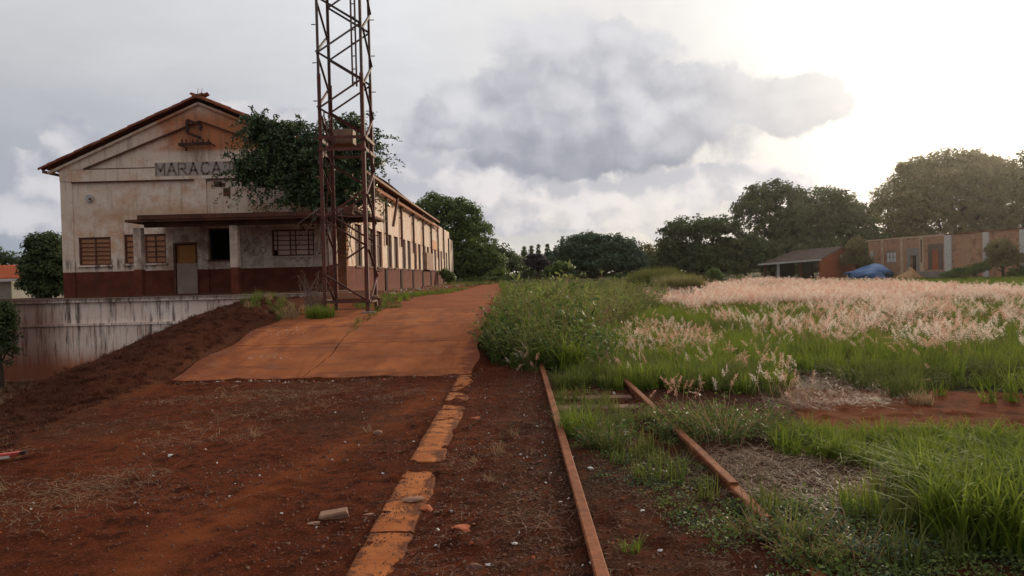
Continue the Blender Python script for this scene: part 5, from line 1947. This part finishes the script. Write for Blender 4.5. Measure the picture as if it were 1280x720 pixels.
lay('pink_seed_heads', xb, src_plume_red + src_plume[:1], .55, .9, rg2, tilt=.38, label='small patches of rosy seed heads')

# wild weeds right of the path
W1 = [(-.38, 12.0), (.0, 11.0), (.9, 10.4), (1.15, 11.2), (1.5, 15), (1.9, 30), (1.5, 60), (-1.4, 60), (-.55, 30), (-.45, 16)]
hW = lambda x, y: (.62 + .36 * sst(-.5, .5, x)) * (.30 + 1.25 * fbm(x, y, 1.3, 3, 61)) * 1.02 * np.clip(1.15 - (y - 22) * .012, .6, 1.15) * (1 - .35 * sst(1.0, 1.6, x)) * (.75 + .25 * sst(10.4, 12.5, y))
lay('weeds', pts_in(W1, lambda x, y: 11 * np.clip(13 / y, .15, 1), rg2, 11), src_weed + src_weed2[:1], .6, 1.3, rg2, sfun=hW, label='mass of tall grey green weeds beside the path')
lay('weeds', pts_in([(-.4, 11.9), (0.2, 10.6), (1.6, 9.9), (1.7, 10.8), (.2, 11.8), (-.3, 14)], 40, rg2), src_herb + src_weed2, .5, 1.0, rg2,
    sfun=lambda x, y: np.where(rg2.random(len(x)) < .7, 1.4, .45), label='low leafy fringe of the weeds', wfun=lambda x, y: rg2.choice(5, len(x), p=[.3, .35, .1, .13, .12]))
lay('weeds', pts_in(W1, lambda x, y: 24 * np.clip(13 / y, .15, 1), rg2, 24), src_long + src_grass[:2] + src_dry[:1], .8, 1.6, rg2, sfun=hW, label='bent grass among the tall weeds')

W2 = [(1.4, 14), (3.0, 19), (7.5, 34), (12, 60), (-.5, 75), (1.2, 40)]
lay('weeds', pts_in(W2, lambda x, y: 9 * np.clip(20 / y, .3, 1) * sst(.32, .55, fbm(x, y, .35, 3, 66)), rg2, 9), src_weed + src_dark + src_long[:1] + src_dry, .7, 1.3, rg2, label='scattered tall weeds behind the meadow')
# fringe in front of the meadow, between and beyond the rails
F1 = G((740, 500), (700, 478), (760, 470), (900, 480), (985, 500), (960, 525), (900, 528), (820, 540), (780, 560), (700, 550), (690, 520))
lay('low_weeds', pts_in(G((690, 540), (700, 500), (735, 490), (790, 515), (840, 520), (960, 520), (965, 545), (880, 560), (820, 580), (740, 575)), 75, rg2), src_dark + src_herb, .35, .8, rg2,
    label='dark green weeds between the rails', wfun=lambda x, y: rg2.choice(6, len(x), p=[.12, .1, .05, .33, .2, .2]))
lay('low_weeds', pts_in(G((690, 478), (760, 468), (1000, 480), (975, 497), (880, 490), (780, 488), (700, 490)), 60, rg2), src_dark + src_grass[:2], .5, .9, rg2, label='dark fringe of the meadow')
lay('low_weeds', cat(pts_in(G((740, 575), (880, 570), (950, 650), (900, 700), (830, 640), (760, 620)), lambda x, y: 90 * gd(x * 3, y * 3), rg2, 90),
                     pts_in(G((925, 640), (1000, 620), (1150, 630), (1200, 730), (960, 740), (990, 690)), 150, rg2),
                     pts_in(G((1080, 600), (1280, 600), (1290, 730), (1100, 730)), 130, rg2)), src_herb + src_dark[:1], .6, 1.2, rg2,
    wfun=lambda x, y: rg2.choice(4, len(x), p=[.40, .22, .33, .05]), label='creeping herbs near the right rail', sfun=lambda x, y: .8 + 0 * x)
lay('low_weeds', pts_in(G((750, 650), (890, 650), (960, 730), (740, 730)), lambda x, y: 60 * sst(.5, .62, fbm(x, y, 2.2, 3, 71)), rg2, 60), src_herb, .35, .7, rg2, label='thin herbs on bare soil between the rails')
# bright grass band in front of the crossing track
lay('near_grass', pts_in(G((985, 572), (965, 556), (1000, 542), (1100, 546), (1180, 548), (1300, 548), (1300, 610), (1150, 600), (1080, 586)), 110, rg2), src_band, .42, .72, rg2, tilt=.25, label='bright green grass band before the dirt track')
lay('near_grass', pts_in(G((1060, 606), (1120, 596), (1160, 615), (1150, 660), (1080, 650)), 30, rg2), src_grass + src_dry, .35, .6, rg2, tilt=.2, label='sparser green grass left of the big clump')
# straw litter
def straws(n, ln_, rg_, w_=.0026, r=.15, h=.02):
    a = rg_.random(n) * 2 * PI
    c = np.stack([rg_.normal(size=n) * r, rg_.normal(size=n) * r, rg_.random(n) * h + .004], 1)
    L = ln_ * (.4 + .9 * rg_.random(n))
    d = np.stack([np.cos(a), np.sin(a), rg_.normal(size=n) * .12], 1)
    s = np.stack([-np.sin(a), np.cos(a), 0 * a], 1) * w_ / 2
    mid = c + np.array([0, 0, 1]) * (rg_.random((n, 1)) * h)
    p = [c - d * L[:, None] / 2 - s, c - d * L[:, None] / 2 + s, mid + s, mid - s, c + (d + s * 20) * L[:, None] / 2 + s, c + (d + s * 20) * L[:, None] / 2 - s]
    V = np.stack(p, 1).reshape(-1, 3)
    b = np.arange(n)[:, None] * 6
    F = np.concatenate([np.concatenate([b, b + 1, b + 2, b + 3], 1), np.concatenate([b + 3, b + 2, b + 4, b + 5], 1)])
    return V, F, np.repeat(rg_.random(n), 6), np.zeros(n * 6)


src_pale = [source('pale_straw_source', straws(20, .20, rg2, .0035, .2, .02), [M['grass_dry']]), source('pale_straw_source', straws(26, .10, rg2, .004, .16, .012), [M['grass_dry']])]
src_straw = [source('straw_source', straws(26, .16, rg2), [M['straw']]), source('straw_source', straws(16, .20, rg2, .003, .2, .02), [M['straw']]), source('straw_source', straws(30, .07, rg2, .004, .12), [M['straw']])]
lay('straw_litter', pts_in(G((870, 575), (990, 545), (1130, 580), (1120, 640), (1000, 640), (905, 620)), 130, rg2), src_straw, .6, 1.0, rg2, lift=.012, label='mat of dry straw beside the right rail')
lay('straw_litter', pts_in(G((600, 520), (690, 470), (720, 560), (740, 730), (480, 730), (520, 640)), lambda x, y: 22 * sst(.42, .62, fbm(x, y, 1.4, 3, 81)), rg2, 22), src_straw, .4, .9, rg2, lift=.01, label='scattered straw left of the rail')
lay('straw_litter', cat(pts_in(G((-40, 560), (120, 520), (560, 470), (560, 500), (300, 560), (-40, 720)), lambda x, y: 15 * sst(.44, .62, fbm(x * .6, y * 2.2, 1.0, 3, 85)), rg2, 15),
                        pts_in(G((0, 640), (200, 590), (240, 620), (-40, 720)), 5, rg2), pts_in(G((230, 500), (600, 440), (600, 475), (250, 500)), 3, rg2)), src_straw, .5, 1.1, rg2, lift=.01, label='pale straw strewn over the red dirt')
lay('straw_litter', pts_in(G((960, 490), (1010, 464), (1080, 476), (1130, 498), (1100, 506), (960, 515)), 90, rg2), src_straw, .5, 1.2, rg2, lift=.01, label='straw on the crossing dirt track')
lay('straw_litter', pts_in(G((740, 575), (960, 560), (960, 730), (740, 730)), 14, rg2), src_straw, .4, .8, rg2, lift=.01, label='thin straw between the rails')
lay('dry_tufts', cat(pts_in(G((960, 600), (1130, 590), (1150, 660), (1000, 650)), 22, rg2), pts_in(G((560, 560), (640, 540), (700, 600), (600, 640)), 6, rg2),
                     pts_in(G((0, 560), (600, 500), (500, 540), (0, 700)), .7, rg2), pts_in(G((970, 490), (1100, 490), (1200, 530), (960, 530)), 5, rg2)), src_dry, .2, .55, rg2, tilt=.3, label='short dry grass tufts')
lay('straw_litter', pts_in(G((-40, 580), (130, 510), (420, 476), (470, 492), (260, 560), (-40, 700)), lambda x, y: 26 * sst(.50, .62, fbm(x * .5, y * 2.4, 1.0, 3, 88)), rg2, 26), src_pale, .5, 1.0, rg2, lift=.01, label='bleached straw in drifts on the left dirt')
lay('straw_litter', pts_in(G((520, 560), (650, 540), (690, 640), (560, 700)), lambda x, y: 20 * sst(.48, .62, fbm(x, y, 1.7, 3, 89)), rg2, 20), src_pale, .35, .7, rg2, lift=.01, label='bleached straw right of the kerb strip')
# dark dead growth on the bank
src_bank = [source('bank_source', blades(26, .16, .012, .12, b_, rg2, 2), [M['berm_grass']]) for b_ in (.8, 1.3)]
bank = [(-5.12, 8.4), (-5.22, 11), (-5.3, 16), (-6.0, 20), (-8.6, 25.3), (-9.5, 25.3), (-9.5, 17), (-8.2, 8), (-7.0, 5.6), (-4.6, 6.4)]
lay('dead_undergrowth', pts_in(bank, lambda x, y: 120 * np.clip(10 / y, .4, 1) + 0 * x, rg2, 120), src_bank, .22, .6, rg2, tilt=.3, label='dark dead growth covering the bank')
lay('dead_undergrowth', pts_in([(-21, 19), (-8, 19), (-8.5, 25.2), (-21, 25.2)], 5, rg2), src_bank + src_dry, .7, 1.3, rg2, tilt=.3, label='dead growth in the lower yard')
# strip along the station wall and round the tower
ws = [(-7.1, 31), (-5.6, 31), (-4.3, 38), (-4.6, 75), (-7.1, 75)]
lay('wall_foot_grass', pts_in(ws, lambda x, y: 2.2 * sst(.40, .6, fbm(x, y, .6, 3, 91)), rg2, 5), src_dark + src_dry + src_grass[:1], .4, 1.0, rg2, label='patchy grass along the station wall')
lay('wall_foot_grass', pts_in([(-3.7, 16.6), (-3.2, 16.2), (-3.1, 22), (-2.95, 45), (-4.3, 45), (-5.2, 31), (-4.6, 20)], 8, rg2), src_dark + src_grass[:2], .3, .65, rg2, label='low grass strip from the tower foot along the path')
lay('wall_foot_grass', pts_in([(-5.9, 15.2), (-4.6, 15.2), (-4.2, 17.2), (-6.2, 17.4)], 26, rg2), src_dry + src_dark[:1], .4, .9, rg2, label='dry and green grass round the tower foot')
lay('seam_grass', pts_in([(-3.16, 13.0), (-3.06, 13.0), (-3.02, 16.6), (-3.2, 16.6)], 110, rg2), src_herb + src_dark[:1], .35, .75, rg2, lift=.03, label='weeds growing in the slab joint')
lay('path_end_grass', pts_in([(-4.4, 55), (-2.0, 62), (-1.8, 92), (-7, 92), (-7, 70)], 1.6, rg2), src_dry + src_dark, .8, 1.5, rg2, label='dry grass where the path ends')

# ------------------------------------------------------------------ pebbles, crumbs, rubble
def rockmesh(name, mat, seed, sx=1, sy=1, sz=.6, sub=2, cut=.25):
    rs = np.random.default_rng(seed)
    bm = bmesh.new()
    bmesh.ops.create_icosphere(bm, subdivisions=sub, radius=.5)
    dirs = rs.normal(size=(7, 3))
    dirs /= np.linalg.norm(dirs, axis=1, keepdims=True)
    for v_ in bm.verts:
        p = np.array(v_.co)
        for d in dirs:
            k_ = p @ d - .5 + cut * .75
            if k_ > 0:
                p = p - d * k_
        p = p * (1 + .07 * rs.normal())
        v_.co = (p[0] * sx, p[1] * sy, p[2] * sz)
    me = bpy.data.meshes.new(name)
    bm.to_mesh(me)
    bm.free()
    me.materials.append(mat)
    return me


src_peb = [bpy.data.objects.new('pebble_source', rockmesh('pebble_source', m_, i, 1, .8, .55, 1)) for i, m_ in enumerate((M['gravel'], M['gravel'], M['stone'], M['clay'], M['scrap']))]
dirtA = G((-60, 590), (180, 500), (560, 476), (690, 470), (740, 740), (-60, 740))
pw = lambda p: (lambda x, y: rg2.choice(5, len(x), p=p))
lay('gravel', pts_in(dirtA, lambda x, y: 420 * (.25 + .75 * sst(.35, .65, fbm(x, y, 1.1, 3, 95))) * np.clip(5.5 / y, .12, 1.2), rg2, 500), src_peb, .008, .034, rg2, tilt=3, sink=0, wfun=pw([.42, .36, .17, .03, .02]), label='fine gravel on the red dirt')
lay('gravel', pts_in(G((600, 500), (690, 470), (740, 740), (500, 740)), 380, rg2), src_peb, .008, .038, rg2, tilt=3, sink=0, wfun=pw([.50, .36, .10, .025, .015]), label='coarser gravel beside the left rail')
lay('gravel', pts_in(G((735, 560), (950, 560), (1000, 740), (740, 740)), 300, rg2), src_peb, .008, .036, rg2, tilt=3, sink=0, wfun=pw([.54, .36, .06, .02, .02]), label='gravel between the rails')
lay('gravel', pts_in(G((700, 490), (800, 488), (830, 525), (700, 530)), 90, rg2), src_peb, .02, .07, rg2, tilt=3, sink=0, wfun=pw([.3, .3, .25, .1, .05]), label='gravel on the crossing track')
lay('gravel', pts_in([(-5, 10.6), (-.7, 10.6), (-.7, 15.5), (-5, 15.5)], 3, rg2), src_peb, .02, .05, rg2, tilt=3, sink=0, lift=.04, wfun=pw([.4, .2, .3, .05, .05]), label='crumbs on the slabs')
for cx_, cy_, rx_, ry_, nn in ((-3.95, 11.7, .55, .12, 260), (-4.5, 13.6, .45, .35, 300)):
    x_, y_ = cx_ + rg2.normal(size=nn) * rx_ * .5, cy_ + rg2.normal(size=nn) * ry_ * .6
    lay('rubble', (x_, y_), src_peb + src_straw[2:], .02, .07, rg2, tilt=2, sink=0, lift=.045, wfun=lambda x, y: rg2.choice(5, len(x), p=[.1, .1, .3, .05, .45]), label='pale crumbled mortar on the slab')
lay('gravel', cat(pts_in([(-.86, 2.3), (-.62, 2.3), (-.62, 5.4), (-.86, 5.4)], 600, rg2), pts_in([(-.80, 5.5), (-.60, 5.5), (-.60, 9.4), (-.80, 9.4)], 260, rg2)), src_peb[:2], .006, .018, rg2, tilt=3, sink=0, lift=.020, label='dark crumbs on the kerb strip')
lay('rubble', pts_in([(-7.1, 31.5), (-5.6, 31.5), (-4.7, 42), (-4.9, 62), (-7.1, 66)], 38, rg2), src_peb, .08, .30, rg2, tilt=3, sink=0, lift=.03, wfun=pw([.1, .05, .38, .32, .15]), label='brick rubble along the station wall')
lay('clods', pts_in(bank, 26, rg2), src_peb[:2], .015, .05, rg2, tilt=3, sink=.01, wfun=lambda x, y: rg2.integers(0, 2, len(x)), label='soil clods on the bank')


def thing_at(name, me, px, py, label, cat_, rz_=0, s=1.0, z=0.0, group=None, lift=0.0, tilt=(0, 0)):
    x, y = gr(px, py, z)
    o = link(name, me, None, (x, y, max(gz(x, y), z) + lift), (tilt[0], tilt[1], rz_))
    o.scale = (s, s, s)
    return tag(o, label, cat_, group)


bkm = MB().box(-.11, .11, -.055, .055, -.03, .045).mesh('broken_brick', M['stone'], bevel=.012)
for v_ in bkm.vertices:
    v_.co.x += random.uniform(-.008, .008)
    v_.co.z += random.uniform(-.006, .006)
thing_at('broken_brick', bkm, 418, 646, 'broken brown brick lying on the dirt left of the kerb strip', 'brick', R(12), .78, tilt=(R(5), R(-6)))
thing_at('flat_stone', rockmesh('flat_stone', M['stone'], 3, .11, .06, .022), 393, 655, 'small flat stone just left of the broken brick', 'stone', R(20))
thing_at('flat_stone', rockmesh('flat_stone', M['stone'], 4, .10, .06, .022), 460, 644, 'small flat stone between the broken brick and the kerb strip', 'stone', R(-10))
thing_at('tile_piece', rockmesh('tile_piece', M['clay'], 8, .17, .11, .06), 576, 664, 'orange broken tile piece right of the kerb strip', 'tile piece', R(-25), lift=.01)
thing_at('flat_stone', rockmesh('flat_stone', M['stone'], 9, .16, .08, .03), 517, 631, 'flat slab chip at the break in the kerb strip', 'stone', R(15), lift=.03)
thing_at('stone', rockmesh('stone', M['clay'], 10, .11, .09, .07), 533, 638, 'dark red lump at the right side of the kerb break', 'stone', R(40))
thing_at('stone', rockmesh('stone', M['stone'], 12, .14, .12, .10), 295, 486, 'round pale stone below the front edge of the slabs', 'stone', R(40))
thing_at('stone', rockmesh('stone', M['stone'], 13, .10, .08, .06), 473, 541, 'small pale stone on the dirt in the middle left', 'stone', 0)
thing_at('stone', rockmesh('stone', M['clay'], 14, .13, .10, .05), 594, 524, 'brown stone between the kerb strip and the left rail, far up', 'stone', .7)
thing_at('stone', rockmesh('stone', M['gravel'], 15, .12, .10, .06), 593, 711, 'brown stone at the bottom right of the kerb strip', 'stone', .2)
SCR = ['touching the left rail halfway up its visible length', 'just right of the left rail, higher one', 'just right of the left rail below the green tuft', 'in the middle between the rails, left one', 'in the middle between the rails, right one',
       'left of the rail near the bottom', 'left of the kerb strip near its upper part', 'between kerb strip and rail at the very bottom', 'alone on the dirt in the left third', 'alone on the dirt above the broken brick', 'beside the crossing track right of the rails',
       'right of the left rail at the very bottom', 'between the rails near the bottom', 'between the rails below the two middle ones']
for i, (px, py) in enumerate([(701, 630), (715, 575), (738, 590), (790, 594), (833, 592), (643, 683), (517, 552), (612, 710), (213, 569), (352, 644), (900, 530), (742, 705), (825, 688), (803, 638)]):
    o = thing_at('paper_scrap', rockmesh('paper_scrap', M['scrap'], 30 + i, .05, .035, .012 if i % 2 else .02, 1), px, py,
                 'white scrap ' + SCR[i], 'scrap', i * 1.3, .8 + .3 * (i % 3), group='white scraps on the dirt')
for i, (yy_, lb) in enumerate(((9.0, 'farthest of three half buried sleepers between the rails'), (8.35, 'middle one of three half buried sleepers between the rails'), (7.72, 'nearest of three half buried sleepers between the rails'))):
    sm_ = MB().box(-.46, .46, -.10, .10, -.08, .035)
    sm_.v = [(a_ + random.uniform(-.02, .02), b_ + random.uniform(-.02, .02), c_ + random.uniform(-.012, .012)) for a_, b_, c_ in sm_.v]
    tag(sm_.build('sleeper', M['wood'], None, (.87, yy_, -0.022), (0, 0, R(1.5 * (i - 1))), bevel=.012), lb, 'sleeper', 'sleepers of the old track')
xe_ = rg2.uniform(-5.0, -.75, 260)
lay('slab_crumbs', (xe_, 10.36 + rg2.normal(size=260) * .09 - .06), src_peb, .02, .085, rg2, tilt=3, sink=0, lift=.0, wfun=pw([.3, .25, .3, .1, .05]), label='crumbs broken off the front edge of the slabs')
# painted board at the left edge
lb_ = MB().box(-.42, .04, -.04, .04, 0, .045)
bo = tag(lb_.build('painted_board', M['red_paint'], None, (0, 0, 0), bevel=.006), 'broken board painted red and white at the left edge', 'board')
bx_, by_ = gr(24, 574)
bo.location = (bx_ - .02, by_, gz(bx_, by_) + .03)
bo.rotation_euler = (0, R(-4), R(14))
bo.scale = (.7, .7, .7)
MB().box(-.42, -.06, -.06, -.041, -.01, .016).build('white_edge', M['scrap'], bo)
MB().box(.04, .11, -.036, .036, .004, .041).build('charred_end', M['dark'], bo)

# ------------------------------------------------------------------ single plants
def clump(name, data, mats, x, y, label, cat_, s=1.0, rz_=0, group=None, z=None):
    V, F, T, TP = data[:4]
    me = fastmesh(name, V, F, mats[0], {'tint': T, 'tip': TP})
    for m_ in mats[1:]:
        me.materials.append(m_)
    if len(data) > 4:
        me.polygons.foreach_set('material_index', np.asarray(data[4], dtype=np.int32))
    o = link(name, me, None, (x, y, gz(x, y) - .01 if z is None else z), (0, 0, rz_))
    o.scale = (s, s, s)
    return tag(o, label, cat_, group)


x_, y_ = gr(1235, 672)
clump('grass_clump', blades(560, .56, .019, .30, .8, rg2, 6, hvar=.5), [M['grass']], x_, y_, 'big bright clump of long arching grass at the right edge', 'grass clump')
x_, y_ = gr(1290, 640)
clump('grass_clump', blades(360, .56, .019, .28, .8, rg2, 6, hvar=.5), [M['grass']], x_, y_, 'second arching grass clump behind the big one, cut by the right edge', 'grass clump')
x_, y_ = gr(1165, 618)
clump('grass_clump', blades(200, .50, .018, .18, 1.0, rg2, 5, hvar=.5), [M['grass']], x_, y_, 'smaller drooping grass clump left of the big clump', 'grass clump')
x_, y_ = gr(722, 545)
clump('grass_clump', blades(260, .34, .009, .16, .6, rg2, 4), [M['grass']], x_, y_, 'thin green tuft just right of the left rail', 'grass clump')
x_, y_ = gr(788, 690)
clump('grass_clump', blades(46, .13, .006, .05, 1.0, rg2, 3), [M['grass']], x_, y_, 'tiny green tuft between the rails near the camera', 'grass clump')
x_, y_ = gr(1070, 640)
clump('grass_clump', blades(110, .28, .007, .14, .45, rg2, 3), [M['grass']], x_, y_, 'upright thin green tuft in the straw patch', 'grass clump')
c = at(400, 402, 15.3)
clump('grass_clump', blades(620, .46, .011, .30, .7, rg2, 4), [M['grass'], ], c.x, 15.35, 'dense green tuft left of the tower foot', 'grass clump')
c = at(362, 402, 15.2)
clump('grass_clump', blades(70, .50, .011, .18, .9, rg2, 4), [M['grass_dry']], c.x, 15.2, 'thin pale spiky grass at the end of the slabs', 'grass clump')
c = at(478, 390, 16.8)
clump('grass_clump', blades(200, .22, .010, .26, .8, rg2, 3), [M['grass_dark']], -2.95, 17.0, 'low green tuft at the right foot of the tower', 'grass clump')
c = at(1158, 520, 7.4)
clump('grass_clump', blades(120, .22, .007, .12, .7, rg2, 3), [M['grass_dry']], c.x, 7.5, 'yellowish tuft standing in the crossing dirt track', 'grass clump')
# dry twiggy bush at the tower foot
tw = MB()
for k in range(46):
    a_ = rg2.random() * 2 * PI
    b0 = Vector((rg2.normal() * .12, rg2.normal() * .10, 0))
    e = b0 + Vector((math.cos(a_) * .35, math.sin(a_) * .25, .45 + rg2.random() * .55))
    mid = b0.lerp(e, .5) + Vector((rg2.normal() * .07, rg2.normal() * .05, .05))
    tw.tube([b0, mid, e, e + Vector((rg2.normal() * .12, rg2.normal() * .1, -.05))], [.009, .006, .004, .002], 4)
c = at(398, 380, 16.2)
tag(tw.build('dry_bush', M['twig'], None, (c.x, 16.1, gz(c.x, 16.1))), 'leafless dry twiggy bush at the left foot of the tower', 'bush')
# yellow green plant by the right edge of the slabs
x_, y_ = gr(590, 440, .3)
clump('leafy_weed', stem_plant(.34, 12, .05, rg2, None, 18, .14, .6), [M['leaf_mid'], M['grass_dry']], -.62, 12.55, 'small yellow green weed on the right edge of the slabs', 'weed', z=.30)
# bamboo like grass mound in the middle distance
mound = tag(empty('tall_grass_mound', (at(822, 350, 42).x, 42, 0)), 'rounded mound of tall pale green grass on the horizon', 'grass clump')
Vb, Fb, Tb, Tpb = blades(2600, 2.0, .05, 1.75, .35, rg2, 3, hvar=.35)
rr_ = np.hypot(Vb[:, 0], Vb[:, 1])
Vb[:, 2] *= np.clip(1.05 - (rr_ / 2.6) ** 2 * .55, .25, 1)
link('grass_leaves', fastmesh('grass_leaves', Vb, Fb, M['grass_dark'], {'tint': Tb, 'tip': Tpb}), mound)
mound2 = tag(empty('tall_grass_mound', (at(850, 350, 38).x, 38, 0)), 'brownish grass mound leaning on the pale green one', 'grass clump')
Vb, Fb, Tb, Tpb = blades(1800, 1.55, .04, 1.2, .5, rg2, 3, hvar=.4)
link('grass_leaves', fastmesh('grass_leaves', Vb, Fb, M['leaf_olive'], {'tint': Tb}), mound2)
# brown seeding bush over the weeds
Vb = stem_plant(1.2, 34, .07, rg2, None, 26, .7, .5)
clump('brown_weed_bush', Vb, [M['leaf_olive'], M['grass_dry']], at(725, 400, 12.6).x, 12.6, 'tall brownish weed bush standing highest among the weeds', 'weed bush')
Vb = stem_plant(.8, 40, .09, rg2, None, 24, .6, .7)
clump('green_weed_bush', Vb, [M['leaf_weed'], M['grass_dry']], at(665, 420, 11.7).x, 11.7, 'grey green weed bush at the front of the weeds beside the path', 'weed bush')

# ------------------------------------------------------------------ air
hz_ = MB().box(-420, 420, -40, 420, -4.5, 32).mesh('haze', M['soil'])
hz_.materials.clear()
hm = bpy.data.materials.new('thin_haze')
hm.use_nodes = True
hm.node_tree.nodes.clear()
hn = Nt(hm.node_tree)
pv = hn.node('ShaderNodeVolumePrincipled')
pv.inputs['Density'].default_value = 0.00012
pv.inputs['Color'].default_value = (1.0, 0.95, 0.88, 1)
pv.inputs['Anisotropy'].default_value = 0.85
ho = hn.node('ShaderNodeOutputMaterial')
hn.t.links.new(pv.outputs[0], ho.inputs['Volume'])
hz_.materials.append(hm)
tag(link('haze', hz_), kind='stuff')

# dense little clumps that bury parts of the right rail
for i, (px, py, n_, h_, sp_, mt, lb) in enumerate([
        (905, 548, 60, .34, .30, 'leaf_mid', 'dense dark weed clump in front of the crossing track, right of the rail'),
        (858, 540, 40, .30, .20, 'leaf_weed', 'weed clump swallowing the right rail below the pink seed heads'),
        (950, 540, 36, .26, .22, 'leaf_mid', 'low weed clump right of the dense dark one'),
        (760, 560, 30, .22, .22, 'leaf_mid', 'low weed clump between the rails behind the white scraps'),
        (985, 676, 46, .15, .16, 'leaf_blue', 'creeping weed over the end of the right rail'),
        (1015, 700, 40, .14, .15, 'leaf_weed', 'creeping weed at the bottom edge over the short rail piece'),
        (828, 530, 44, .20, .14, 'leaf_weed', 'thin weed clump straddling the right rail at its far gap'),
        (842, 546, 40, .20, .12, 'leaf_mid', 'green weed clump straddling the right rail, nearer one'),
        (945, 672, 30, .12, .10, 'leaf_weed', 'small weed left of the rail joint'),
        (1075, 690, 50, .16, .22, 'leaf_blue', 'flat bluish weed between rail end and big grass clump')]):
    x_, y_ = gr(px, py)
    clump('weed_clump', stem_plant(h_, n_, .030 if h_ < .2 else .05, rg2, None, 12, sp_, 1.0), [M[mt], M['grass_dry']], x_, y_, lb, 'weed')
